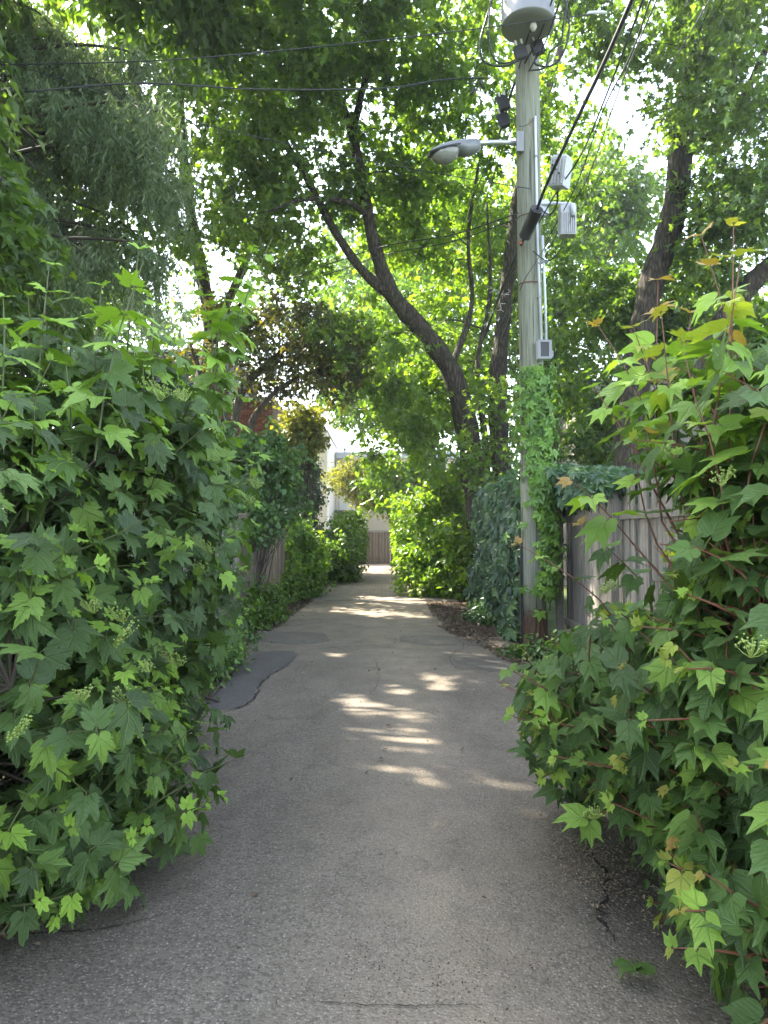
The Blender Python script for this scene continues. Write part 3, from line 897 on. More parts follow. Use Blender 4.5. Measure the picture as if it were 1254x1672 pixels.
# left maple
build_tree('maple_tree', 'broad green maple filling the upper left behind the weeping conifer',
    [[(300, 1000, 20, .34), (310, 800, 20, .30), (330, 640, 20, .26), (345, 540, 20, .22), (320, 400, 19.5, .17), (300, 260, 19, .13), (290, 100, 18.5, .09), (280, -60, 18, .06)],
     [(340, 560, 20, .14), (400, 430, 19.5, .11), (430, 330, 19, .08), (420, 200, 18.5, .06)],
     [(320, 400, 19.5, .12), (230, 300, 19, .09), (150, 160, 18.5, .06)],
     [(300, 300, 19, .08), (340, 200, 18, .06), (370, 80, 17, .05)]],
    [ell(340, 120, 18, 190, 150, 2.6), ell(330, 380, 18.5, 150, 110, 2.2), ell(120, 200, 19, 150, 190, 2.5, .8), ell(450, 440, 19, 100, 70, 1.6), ell(180, 440, 20, 120, 70, 1.6, .7), ell(280, -60, 16, 260, 100, 2.4)],
    520, 52, 0.17, 'maple_dark', R_=0.7, droop=0.55, clear=clear_view(corr + [(130, 430, 420, 575, 0, 40, 0.3)]), bark='bark_far', power=2.0)

# small bronze maple over the brick house
build_tree('small_maple_tree', 'small bronze-leaved maple with many thin crooked trunks in front of the brick house',
    [[(385, 1000, 18, .16), (388, 800, 18, .14), (380, 720, 18, .12), (395, 640, 18, .10), (430, 600, 18, .08), (480, 560, 18, .05), (530, 530, 18, .03)],
     [(360, 1000, 18.2, .15), (352, 760, 18.2, .12), (345, 660, 18.2, .11), (365, 590, 18.2, .09), (380, 520, 18.2, .06), (410, 470, 18, .03)],
     [(395, 900, 18, .12), (405, 720, 18, .10), (430, 660, 18, .07), (480, 620, 18, .05), (540, 600, 18, .03)],
     [(345, 700, 18.2, .09), (330, 620, 18.2, .07), (310, 560, 18.3, .04)],
     [(388, 760, 18, .09), (370, 680, 18, .06), (350, 600, 18, .05), (400, 540, 18, .03)]],
    [ell(480, 560, 18, 115, 80, 1.3, 1.2), ell(330, 600, 18.5, 60, 45, .8, .5), ell(540, 610, 18.3, 60, 55, 1.0), ell(440, 630, 18.6, 60, 30, .8, .5), ell(400, 520, 18.6, 70, 45, 1.0, .6)],
    250, 60, 0.12, 'purple', R_=0.5, droop=0.2, clear=clear_view(corr), bark='bark_far', hub_frac=.2)

# trees farther away
def far_tree(label, px, d, ells, n, per, size, mat, tint=.55, trunk=0.2, tpl=T_SIMPLE):
    build_tree('background_tree', label, [[(px, 870 + FPX * EYE / d, d, trunk), (px + 6, 760, d, trunk * .8), (px - 4, 640, d, trunk * .6), (px + 10, 520, d, trunk * .35)]],
               ells, n, per, size, mat, tpl=tpl, R_=0.95, droop=0.4, bark='bark_far', clear=clear_view(corr), group='trees in the yards behind the lane', tint_mu=tint, hub_frac=.12)


far_tree('bright yellow-green tree behind the leaning maple forks', 700, 27, [ell(690, 560, 27, 150, 170, 2.5), ell(690, 780, 26, 70, 90, 1.4), ell(632, 790, 25, 42, 48, 1.0, 1.3), ell(740, 350, 28, 130, 130, 2.5)], 420, 50, .26, 'shrub', .65)
far_tree('leafy tree straight behind the utility pole and its cable boxes', 910, 25, [ell(900, 520, 25, 120, 150, 2.2), ell(910, 720, 24, 110, 110, 1.8), ell(930, 330, 26, 90, 120, 2)], 420, 50, .25, 'maple', .6)
far_tree('round tree above the shed at the far right', 1150, 24, [ell(1130, 560, 24, 140, 110, 2.2), ell(1200, 700, 22, 110, 90, 2), ell(1060, 720, 23, 60, 60, 1.2, .6), ell(1010, 340, 24, 75, 140, 1.6, .7)], 360, 50, .25, 'maple_dark', .5)
far_tree('pale green tree beyond the flat-roofed building at the left', 240, 33, [ell(240, 480, 33, 210, 70, 2.5, 1.2), ell(80, 540, 30, 120, 140, 2.5), ell(430, 560, 33, 90, 90, 2.5), ell(330, 540, 33, 90, 40, 2)], 380, 50, .3, 'maple_dark', .55)
far_tree('distant green tree between the bronze maple and the leaning maple', 668, 32, [ell(590, 600, 32, 70, 110, 2, 1), ell(620, 440, 33, 130, 140, 2.5, .8)], 330, 50, .28, 'shrub', .6)
build_tree('golden_tree', 'small golden-leaved tree in front of the cream house at the lane end', [[(640, 960, 33, .12), (640, 860, 33, .10), (620, 800, 33, .07), (580, 775, 33, .04)], [(640, 850, 33, .07), (670, 790, 33, .05)]],
    [ell(600, 765, 33, 75, 22, 1.6), ell(640, 800, 33, 65, 40, 1.5), ell(600, 812, 33, 30, 14, .7, .6), ell(575, 785, 32, 40, 30, .8)], 260, 40, .17, 'gold', tpl=T_SIMPLE, R_=.55, bark='bark_far', hub_frac=.25)
# big-leaved branch at the left edge
build_tree('broadleaf_tree', 'broad-leaved tree reaching into the frame at the left edge above the bush', [[(-150, 1100, 7, .2), (-150, 700, 7, .17), (-130, 400, 7, .13), (-100, 200, 7, .08)], [(-135, 450, 7, .08), (-60, 340, 6.8, .05), (0, 290, 6.6, .03)]],
    [ell(-40, 340, 6.8, 75, 110, .7), ell(-110, 180, 7, 80, 100, .8, .6), ell(-20, 480, 7.5, 60, 70, .6, .5)], 110, 34, .15, 'maple_dark', R_=.34, droop=.7, tint_mu=.4)

# weeping conifer
root = thing('weeping_conifer', 'weeping conifer with grey-green hanging sprays at the upper left', 'tree', (-7.2, 10.5, 0))
mb = MB(); mb.tube(spline([(-7.2, 10.5, 0), (-7.1, 10.5, 3), (-7.15, 10.4, 7), (-7.1, 10.4, 12)], 5), [.35, .33, .32, .3, .29, .28, .27, .26, .25, .23, .21, .19, .17, .14, .1, .06][:16], 12, wob=.04)
mb.build('trunk', M['bark_far'], root, smooth=True)
bm = MB(); SP, SF, SN, SS, ST = [], [], [], [], []
for i in range(46):
    z0 = random.uniform(3.8, 10.5)
    hpx = random.uniform(60, 300)
    Y = random.uniform(8.8, 11.6)
    end = P(hpx, random.uniform(60, 440), Y)
    if random.random() < .35: end = P(random.uniform(-60, 130), random.uniform(0, 560), Y)
    a = Vector((-7.1, 10.4, end.z - random.uniform(.2, 1.0)))
    pts = spline([a, a.lerp(end, .45) + Vector((0, 0, .5)), a.lerp(end, .8) + Vector((0, 0, .25)), end + Vector((0, 0, -.25))], 7)
    bm.tube(pts, np.linspace(.045, .008, len(pts)), 5, cap=False)
    for p in pts[5:]:
        for q in range(8):
            L = random.uniform(.35, 1.15)
            o = np.array(p) + rng.normal(0, .16, 3) * np.array([1, 1, .3])
            m_ = int(L / .028)
            s = np.linspace(0, 1, m_)
            sway = rng.normal(0, .13, 2)
            st_ = np.stack([o[0] + sway[0] * s, o[1] + sway[1] * s, o[2] - L * s], 1)
            SP.append(st_)
            f = rng.normal(0, .5, (m_, 3)); f[:, 2] = -.75; SF.append(f)
            SN.append(rng.normal(0, 1, (m_, 3))); SS.append(rng.uniform(.07, .15, m_) * (1.15 - .6 * s)); ST.append(np.clip(rng.normal(.45 + .2 * random.random(), .15, m_), 0, 1))
bm.build('branches', M['twig'], root, smooth=True)
pos = np.concatenate(SP)
leaves_mesh('crown', [(T_SLIVER, pos, frames(np.concatenate(SF), np.concatenate(SN)), np.concatenate(SS) * 1.15, np.concatenate(ST))], M['conifer'], root)

# maples added to the left and behind, placed so their crowns shade the lane
def shade_tree(label, x, y, h, r_, n, per=50, more=()):
    b = Vector((x, y, 0))
    root = thing('maple_tree', label, 'tree', (x, y, 0), 'trees in the yards behind the lane')
    mb = MB(); mb.tube(spline([b, b + Vector((.2, 0, h * .4)), b + Vector((0, .3, h * .8))], 5), np.linspace(.3, .1, 11), 10); mb.build('trunk', M['bark_far'], root, smooth=True)
    C, _, _ = sample_ells([(np.array([x, y, h * .72]), np.array([r_, r_, h * .34]), 1)] + list(more), n, 2.2)
    pos, rot, sc, ti = foliage_sprays(C, per, .9, .5, .24)
    leaves_mesh('crown', [(T_SIMPLE, pos, rot, sc, ti)], M['maple_dark'], root)


shade_tree('tall maple added left of the bush to shade the lane', -7.4, 5.8, 12, 3.8, 620, more=[(np.array([-6.0, 8.6, 10.6]), np.array([2.8, 2.6, 1.8]), 1.6), (np.array([-3.9, 12.0, 11.9]), np.array([1.9, 2.1, 1.1]), 1.4)])  # high crowns added to keep sun off the near lane and grey fence
shade_tree('tall maple added out of view behind the bush to shade the lane', -8.0, .0, 11, 3.4, 300)
shade_tree('tall maple added beyond the left fence to shade the lane', -8.8, 14.8, 12.5, 3.4, 520)

# ------------------------------------------------------------------ shrubs and vines of middle size
def small_shrub(name, label, ells, nclump, per, size, mat, tpl, R_=.25, base=None, cat='shrub', clear=None, tint=.55, nobj=0, group=None, up=1.0):
    c0 = ells[0][0]
    b = base if base is not None else (c0[0], c0[1])
    root = thing(name, label, cat, (b[0], b[1], 0), group)
    C, dd, _ = sample_ells(ells, nclump, 2.6)
    C = C + rng.normal(0, .55 * R_, C.shape) + dd * (rng.random((len(C), 1)) < .08) * R_ * rng.uniform(.5, 1.6, (len(C), 1))
    C = C[C[:, 2] > .03]
    if clear is not None: C = C[clear(C)]
    sm = MB()
    for c_ in C[::3]:
        a = Vector((b[0] + random.gauss(0, .15), b[1] + random.gauss(0, .2), .0))
        e = Vector(c_); sm.tube([a, a.lerp(e, .5) + Vector((random.gauss(0, .05), random.gauss(0, .05), .1)), e], [.012, .008, .004], 4, cap=False)
    sm.build('stems', M['twig'], root)
    pos, rot, sc, ti = foliage_sprays(C, per, R_, .4, size, up=up, tint_mu=tint)
    k = pos[:, 2] > .03
    if clear is not None: k &= clear(pos)
    pos, rot, sc, ti = pos[k], rot[k], sc[k], ti[k]
    if nobj:
        leaf_objects([tpl], np.zeros(len(pos), int), pos, rot, sc, ti, M[mat], root, nobj, 'foliage', smooth=False)
    else:
        leaves_mesh('foliage', [(tpl, pos, rot, sc, ti)], M[mat], root)
    return root


cc = clear_view([(600, 735, 640, 960, 0, 60, 0.0), (575, 905, 640, 985, 0, 60, 0.0)])
small_shrub('shrub', 'sunlit yellow-green shrub spilling over the lane right of the far gate', [ell(715, 895, 18.5, 70, 68, 1.3), ell(690, 930, 17.5, 40, 45, .7), ell(660, 860, 23, 40, 50, 1.5), ell(745, 930, 17, 30, 50, .5)], 520, 26, .12, 'shrub', T_OVAL, tint=.8, base=(1.6, 18.5), clear=cc)
small_shrub('shrub', 'low sunlit maple sapling shrub beside the left fence end', [ell(490, 900, 17.5, 42, 55, .9), ell(485, 945, 17, 45, 38, .7), ell(470, 960, 16.6, 25, 25, .5)], 330, 24, .11, 'shrub', T_MAPLE, tint=.6, base=(-2.1, 17.3), clear=cc)
small_shrub('shrub', 'dark rounded shrub bulging into the lane before the ivy column', [ell(560, 895, 23, 40, 48, 1.2), ell(545, 920, 22, 35, 32, .9), ell(575, 870, 25, 25, 35, 1.0)], 380, 24, .12, 'shrub', T_OVAL, tint=.35, base=(-1.3, 23), clear=clear_view([(600, 735, 660, 960, 0, 60, 0.0), (505, 735, 640, 830, 0, 60, 0.1)]))
small_shrub('vine', 'round-leaved vine climbing over the left fence', [ell(430, 790, 14, 55, 80, .8), ell(385, 850, 12.5, 42, 48, .6), ell(370, 760, 13, 40, 60, .6)], 420, 26, .095, 'weed', T_ROUND, tint=.45, base=(-2.6, 13), nobj=200)
small_shrub('shrub', 'leafy low weed bush at the foot of the left fence', [ell(425, 990, 12.3, 42, 40, .45), ell(400, 1010, 11.5, 30, 26, .35)], 150, 22, .075, 'shrub', T_OVAL, R_=.18, tint=.45, base=(-2.1, 12.2), nobj=100)
small_shrub('shrub', 'pale variegated low shrub below the right edge of the guelder bush', [ell(345, 1060, 8.2, 48, 42, .4), ell(310, 1090, 7.6, 40, 35, .35)], 150, 24, .07, 'weed', T_OVAL, R_=.16, tint=.75, base=(-2.05, 8.0), nobj=150)
small_shrub('weeds', 'low weeds and seedlings around the foot of the utility pole', [ell(890, 1075, 8.9, 45, 25, .35), ell(930, 1090, 8.2, 40, 30, .4), ell(850, 1070, 9.2, 22, 12, .25, .6)], 160, 20, .075, 'weed', T_OVAL, R_=.15, tint=.5, base=(2.1, 9.0), cat='weeds', nobj=120)
small_shrub('weeds', 'patch of ivy seedlings at the lane edge under the creeper', [ell(800, 1010, 12.6, 25, 20, .4), ell(770, 1012, 13, 12, 8, .3)], 60, 18, .085, 'creeper_dark', T_OVAL, R_=.15, tint=.5, base=(1.9, 12.7), cat='weeds')
# ivy column
root = small_shrub('ivy_column', 'dark ivy completely covering a tall column by the corner of the brick house', [ell(495, 740, 21, 24, 35, .45), ell(494, 790, 21, 24, 50, .45), ell(495, 850, 21, 26, 50, .45)], 300, 26, .10, 'creeper_dark', T_OVAL, R_=.2, tint=.25, base=(-2.4, 21), cat='ivy')
mb = MB(); mb.tube([(-2.42, 21, 0), (-2.4, 21, 4.2)], .12, 8); mb.build('post', M['bark_far'], root)
small_shrub('yellow_vine', 'sunlit yellow-green foliage hanging above the ivy column', [ell(490, 690, 20.5, 34, 32, .6), ell(470, 720, 20.2, 20, 18, .5), ell(510, 715, 20.5, 15, 20, .4)], 130, 24, .13, 'gold', T_MAPLE, R_=.3, tint=.45, base=(-2.4, 20.6), cat='vine')


def creeper_wall(name, label, pts_fn, n, size, mat, nobj, base, tint=.5, out=(-1, -0.4, 0.0), cat='creeper'):
    root = thing(name, label, cat, (base[0], base[1], 0))
    pos, nn = pts_fn(n)
    f = rng.normal(0, .35, pos.shape); f[:, 2] -= 1.0; f += nn * .25
    rot = frames(f, nn * 1.2 + rng.normal(0, .3, pos.shape) + np.array([0, 0, .45]))
    sc = size * rng.uniform(.65, 1.25, n)
    ti = np.clip(rng.normal(tint, .22, n), 0, 1)
    leaf_objects([T_CREEPER], np.zeros(n, int), pos, rot, sc, ti, M[mat], root, nobj, 'foliage', smooth=False)
    return root


PX, PY = 2.08, 9.85      # pole foot


def pole_vine(n):
    z = np.concatenate([rng.uniform(.75, 3.9, int(n * .86)), rng.uniform(.5, 3.0, n - int(n * .86))])
    a = rng.normal(-58, 62, n)           # angle round the pole, 0 = +X, -90 = towards the camera
    k = z < 1.9
    a[k] = rng.normal(-25, 45, k.sum())
    rr = .19 + np.abs(rng.normal(0, .05, n)) + np.where(k, rng.uniform(0, .14, n), rng.uniform(0, .05, n))
    d = np.stack([np.cos(np.radians(a)), np.sin(np.radians(a)), np.zeros(n)], 1)
    pos = d * rr[:, None]; pos[:, 0] += PX; pos[:, 1] += PY; pos[:, 2] = z
    edge_in = (a < -100) & (rng.random(n) < .6)
    pos[edge_in, 2] = rng.uniform(2.5, 3.9, edge_in.sum())
    return pos, d


creeper_wall('creeper_vine', 'light green five-fingered creeper climbing the utility pole up to the small grey box', pole_vine, 760, .115, 'creeper', 300, (PX + .2, PY - .1), .55)


def fence_creeper(n):
    y = rng.uniform(10.2, 15.3, n); z = rng.uniform(.05, 2.6, n) * rng.uniform(.7, 1.0, n) ** .5
    depth = .08 + .16 * np.sin((y * 1.3 + z * 2)) ** 2 + rng.uniform(0, .16, n) + .14 * np.clip(1 - z / 2, 0, 1)
    pos = np.stack([2.30 - depth, y, z], 1)
    d = np.tile(np.array([[-.8, -.5, .15]]), (n, 1))
    return pos, d


creeper_wall('fence_creeper', 'blue-green creeper curtain covering the fence between the pole and the leaning maple', fence_creeper, 2000, .19, 'creeper_dark', 300, (2.2, 13), .45)


def fence_top(n):
    y = rng.uniform(7.6, 10.9, n); t_ = (y - 7.6) / 3.3
    z = 2.12 + rng.uniform(-.22, .55, n) * (0.25 + .75 * t_)
    pos = np.stack([2.62 + rng.normal(0, .16, n), y, z], 1)
    return pos, np.tile(np.array([[-.5, -.6, .5]]), (n, 1)) + rng.normal(0, .2, (n, 3))


creeper_wall('fence_top_creeper', 'dark green creeper heaped on top of the grey fence right of the pole', fence_top, 900, .14, 'creeper_dark', 200, (2.6, 9.2), .4)

# ------------------------------------------------------------------ the two big near bushes
def big_bush(name, label, ells, nshoots, tpls, size, mat, twig, base_pts, extra_shoots, side, clip=None, young=.4, cat='shrub', clusters=()):
    b0 = base_pts[0]
    root = thing(name, label, cat, (b0[0], b0[1], 0))
    C, D, Rr = sample_ells(ells, nshoots, 3.2)
    keep = np.ones(len(C), bool)
    for c_, s_, w in ells:      # thin out deep interior
        q = np.sqrt((((C - c_) / s_) ** 2).sum(1)); keep &= ~((q < .55) & (rng.random(len(C)) > .35))
    keep &= C[:, 2] > .06
    if clip is not None: keep &= clip(C)
    C, D, Rr = C[keep], D[keep], Rr[keep]
    shoots = []
    for c_, d_, r_ in zip(C, D, Rr):
        dirn = d_ * np.array([.9, .9, .6]) + np.array([0, 0, .55]) + rng.normal(0, .25, 3); dirn /= np.linalg.norm(dirn)
        Ls = random.uniform(.16, .34)
        if clip is not None and not clip((c_ + dirn * Ls)[None, :])[0]: continue
        shoots.append((c_, dirn, Ls, random.random() < young * (r_ > .75), d_, 0))
    n_in = len(shoots)
    for (px, py, d, hgt, lean, red) in extra_shoots:
        tip = np.array(P(px, py, d)); dirn = np.array([lean, rng.normal(0, .1), 1.0]); dirn /= np.linalg.norm(dirn)
        shoots.append((tip - dirn * hgt, dirn, hgt, True, np.array([side * .5, -.5, .5]), red))
    sm = MB(); gm = MB()
    # main stems
    stem_pts = []
    for i in range(16):
        b = base_pts[i % len(base_pts)]
        a = Vector((b[0] + random.gauss(0, .2), b[1] + random.gauss(0, .2), 0))
        e = Vector(C[random.randrange(len(C))]) * .9 + Vector((b[0], b[1], 1.2)) * .1
        pts = spline([a, a.lerp(e, .5) + Vector((0, 0, .35)), e], 7)
        sm.tube(pts, np.linspace(.017, .006, len(pts)), 6, cap=False)
        stem_pts += [np.array(p) for p in pts[3:]]
    SPt = np.array(stem_pts)
    pos, f, n, sc, ti, ex = [], [], [], [], [], []
    for si, (c_, dirn, L, yg, outd, red) in enumerate(shoots):
        tall = L > .42; nodes = max(2, int(L / (.12 if tall else .075)))
        bend = rng.normal(0, .05, 3)
        P_ = lambda s: c_ + dirn * L * s + bend * s * s
        gm.tube([P_(0), P_(.33), P_(.66), P_(1)], [.0045, .004, .0032, .002], 4, cap=False)
        if random.random() < .3 or tall:
            j = int(np.argmin(np.linalg.norm(SPt - c_, axis=1))); a = Vector(SPt[j]); e = Vector(c_)
            if (e - a).length < 1.5: sm.tube([a, a.lerp(e, .5) + Vector((0, 0, -.03)), e], [.008, .007, .0045], 4, cap=False)
        a0 = random.uniform(0, math.pi)
        ux = np.cross(dirn, [0.3, 0.2, 1.0]); ux /= np.linalg.norm(ux); uy = np.cross(dirn, ux)
        for k in range(nodes):
            s = (k + 1) / nodes if tall else (k + .6) / (nodes - .4)
            an = a0 + k * math.pi / 2
            lat = ux * math.cos(an) + uy * math.sin(an)
            tipness = s if yg else s * .35
            for sg in (1, -1):
                if random.random() < .1: continue
                l_ = lat * sg
                lower = (1 - s)
                ff = l_ * 1.0 + dirn * (.2 + .5 * max(tipness - .6, 0)) + outd * .25 + np.array([0, 0, -.45 - .35 * lower + (.35 if yg and s > .8 else 0)]) + rng.normal(0, .16, 3)
                nv = np.array([0, 0, 1.0]) + outd * .42 + np.array([0, -.15, 0]) + rng.normal(0, .34, 3)
                szz = size * random.uniform(.75, 1.15) * (1 - .62 * max(0, (tipness - .55) / .45)) * (1.0 if not tall else 1.35)
                ffn = ff / np.linalg.norm(ff)
                pos.append(P_(s) + ffn * szz * .28); f.append(ff); n.append(nv); sc.append(szz); ex.append(si >= n_in)
                tt = random.gauss(.33, .15)
                if yg: tt += .85 * max(0, (tipness - .3)) + (.28 if tall else .0)
                if not yg and random.random() < .08: tt += .3
                if red and s > .8: tt = 1.0
                elif red and s > .6: tt = .85
                elif not red: tt = min(tt, .91)
                ti.append(tt)
                # drooping petiole is part of the leaf
    pos, f, n, sc, ti, ex = map(np.array, (pos, f, n, sc, ti, ex))
    ti = np.clip(ti, 0, 1)
    if clip is not None:
        k = clip(pos) | ex; pos, f, n, sc, ti = pos[k], f[k], n[k], sc[k], ti[k]
    k = pos[:, 2] > .05
    pos, f, n, sc, ti = pos[k], f[k], n[k], sc[k], ti[k]
    rot = frames(f, n)
    which = rng.integers(0, len(tpls), len(pos))
    leaf_objects(tpls, which, pos, rot, sc, ti, M[mat], root, 300, 'foliage')
    sm.build('stems', M[twig], root, smooth=True)
    gm.build('shoots', M['stem_green'] if side > 0 else M['twig_red'], root)
    # flower heads
    for (px, py, d, r_) in clusters:
        c_ = P(px, py, d); cb = MB(); tx, ty = random.gauss(0, .35), random.gauss(0, .35) - .25; r_ *= random.uniform(.65, 1.1); base = c_ - Vector((tx * r_, ty * r_, r_ * .9))
        for i in range(int(35 + r_ * 420)):
            a, q = random.uniform(0, 2 * math.pi), r_ * math.sqrt(random.random())
            e = c_ + Vector((math.cos(a) * q, math.sin(a) * q, -q * q * 2.2 + random.gauss(0, .010) + (math.cos(a) * tx + math.sin(a) * ty) * q))
            if i % 3 == 0: cb.tube([base, base.lerp(e, .55) + Vector((0, 0, -.004)), e], [.0014, .0012, .001], 3, cap=False)
            s = .0042
            cb.add([(e.x + s, e.y, e.z), (e.x - s, e.y, e.z), (e.x, e.y + s, e.z), (e.x, e.y - s, e.z), (e.x, e.y, e.z + s), (e.x, e.y, e.z - s)],
                   [(0, 2, 4), (2, 1, 4), (1, 3, 4), (3, 0, 4), (2, 0, 5), (1, 2, 5), (3, 1, 5), (0, 3, 5)])
        cb.build('flower_head', M['bud'], root)
    print(name, len(pos), 'leaves')


def W(cx, cy_, cz, rx, ry, rz, w=1.0): return (np.array([cx, cy_, cz]), np.array([rx, ry, rz]), w)


big_bush('guelder_bush', 'large dark green guelder rose bush with lobed leaves along the left side', [
    W(-1.95, 2.9, .85, .95, 1.0, .9), W(-2.0, 3.9, 1.45, 1.1, 1.2, 1.0, 1.3), W(-2.2, 2.75, 1.5, .95, .85, .75, 1.3), W(-1.9, 3.6, 2.0, .95, .85, .52, 1.5), W(-1.40, 3.15, .42, .5, .5, .34, 1.3), W(-1.75, 4.9, 1.2, .65, .8, 1.0), W(-1.85, 3.6, .5, .75, 1.2, .5, 1.2)],
    2300, VT_L, .102, 'vib_l', 'twig', [(-2.0, 3.2), (-2.1, 4.2), (-2.1, 2.6), (-2.0, 4.9)],
    [(70, 425, 3.0, .9, 0, 0), (185, 430, 2.9, .85, 0, 0), (210, 445, 3.1, .8, .05, 0), (150, 470, 3.2, .7, 0, 0), (30, 470, 2.8, .7, 0, 0), (250, 520, 3.3, .7, 0, 0), (20, 560, 2.6, .6, 0, 0), (390, 375, 4.3, 1.1, .25, 0), (430, 400, 4.3, 1.1, .35, 0), (370, 425, 4.3, 1.0, .1, 0), (420, 440, 4.4, .95, .3, 0), (340, 440, 4.2, .9, -.1, 0), (300, 520, 3.8, .7, 0, 0),
     (60, 640, 2.7, .5, 0, 0), (380, 660, 4.6, .5, .3, 0), (440, 720, 4.8, .4, .5, 0), (130, 560, 2.8, .6, 0, 0), (240, 590, 3.2, .5, 0, 0), (328, 1305, 3.1, .40, 2.0, 0), (285, 1290, 3.0, .36, 1.6, 0), (240, 1335, 2.9, .34, 1.4, 0), (265, 1250, 3.0, .36, 1.5, 0), (185, 1385, 2.8, .3, 1.0, 0), (300, 1200, 3.2, .34, 1.5, 0), (310, 1130, 3.5, .34, 1.6, 0), (395, 950, 4.6, .36, 1.4, 0), (15, 1340, 2.5, .3, .4, 0)],
    1, clip=lambda p: ((p[:, 0] < -.86 * (0 * p[:, 1] + 1)) | (p[:, 1] > 3.2)) & (p[:, 0] < -.72) & (p[:, 0] / p[:, 1] < -.17), young=.55,
    clusters=[(255, 628, 3.0, .085), (300, 640, 3.1, .07), (205, 680, 3.0, .06), (150, 985, 2.6, .05), (195, 1000, 2.7, .045), (205, 1035, 2.6, .06), (280, 1070, 3.0, .06), (330, 885, 3.5, .07), (325, 925, 3.6, .05), (135, 1130, 2.4, .05), (205, 1135, 2.6, .05), (30, 1190, 2.2, .05), (240, 1085, 2.8, .05), (415, 785, 4.2, .07), (405, 815, 4.3, .05), (220, 1190, 2.6, .04)])
big_bush('cranberry_bush', 'large cranberry bush with three-pointed leaves and reddish tips along the right side', [
    W(1.80, 2.65, .62, .80, .8, .62, 1.1), W(1.72, 3.2, .95, .98, .9, .62), W(1.98, 2.7, 1.72, .80, .75, .66, 1.2), W(1.68, 2.3, 1.15, .62, .5, .5, 1.1), W(1.22, 3.6, .62, .42, .5, .28, 1.2), W(1.55, 2.2, .55, .5, .4, .5, 1.1), W(1.75, 4.3, 1.0, .7, .8, .5, .7)],
    2200, VT_R, .100, 'vib_r', 'twig_red', [(1.75, 2.9), (1.7, 2.5), (1.8, 3.5), (1.8, 4.2)],
    [(1200, 375, 2.6, .9, .1, 0), (1160, 385, 2.8, .9, -.2, 1), (1215, 440, 2.5, .7, .2, 0), (1005, 490, 3.3, .75, -.25, 1), (1060, 480, 3.3, .8, -.05, 1), (1110, 500, 3.2, .7, .05, 1), (1040, 520, 3.2, .6, -.3, 0), (1090, 560, 3.0, .6, 0, 0), (985, 620, 3.2, .5, -.4, 0), (1150, 560, 2.7, .6, 0, 0),
     (935, 760, 3.3, .45, -.8, 1), (1000, 740, 3.1, .45, -.5, 0), (890, 890, 3.6, .4, -1.0, 1), (960, 850, 3.3, .4, -.9, 1), (1230, 560, 2.3, .6, 0, 0), (1180, 640, 2.4, .5, 0, 0), (1060, 680, 2.9, .45, -.2, 1), (850, 1120, 3.4, .35, -1.4, 0), (860, 1200, 3.3, .35, -1.6, 0), (850, 1160, 3.2, .3, -1.8, 0), (1090, 1390, 2.3, .3, -.7, 1), (985, 1270, 2.9, .3, -1.0, 1)],
    -1, clip=lambda p: ((p[:, 0] < 2.50) | (p[:, 1] < 4.6)) & (p[:, 0] / p[:, 1] > .17) & ~((p[:, 0] / p[:, 1] < .40) & ((p[:, 2] - 1.6) / p[:, 1] > -.10) & ((p[:, 2] - 1.6) / p[:, 1] < .085) & (rng.random(len(p)) < .93)) & ~((p[:, 0] / p[:, 1] < .245) & ((p[:, 2] - 1.6) / p[:, 1] > -.17)) & ~((p[:, 0] / p[:, 1] < .30) & ((p[:, 2] - 1.6) / p[:, 1] > -.13)), young=.55,
    clusters=[(1180, 775, 2.3, .06), (995, 955, 2.9, .06), (1225, 1050, 1.9, .05), (970, 1325, 2.7, .055), (940, 1240, 2.9, .03)])

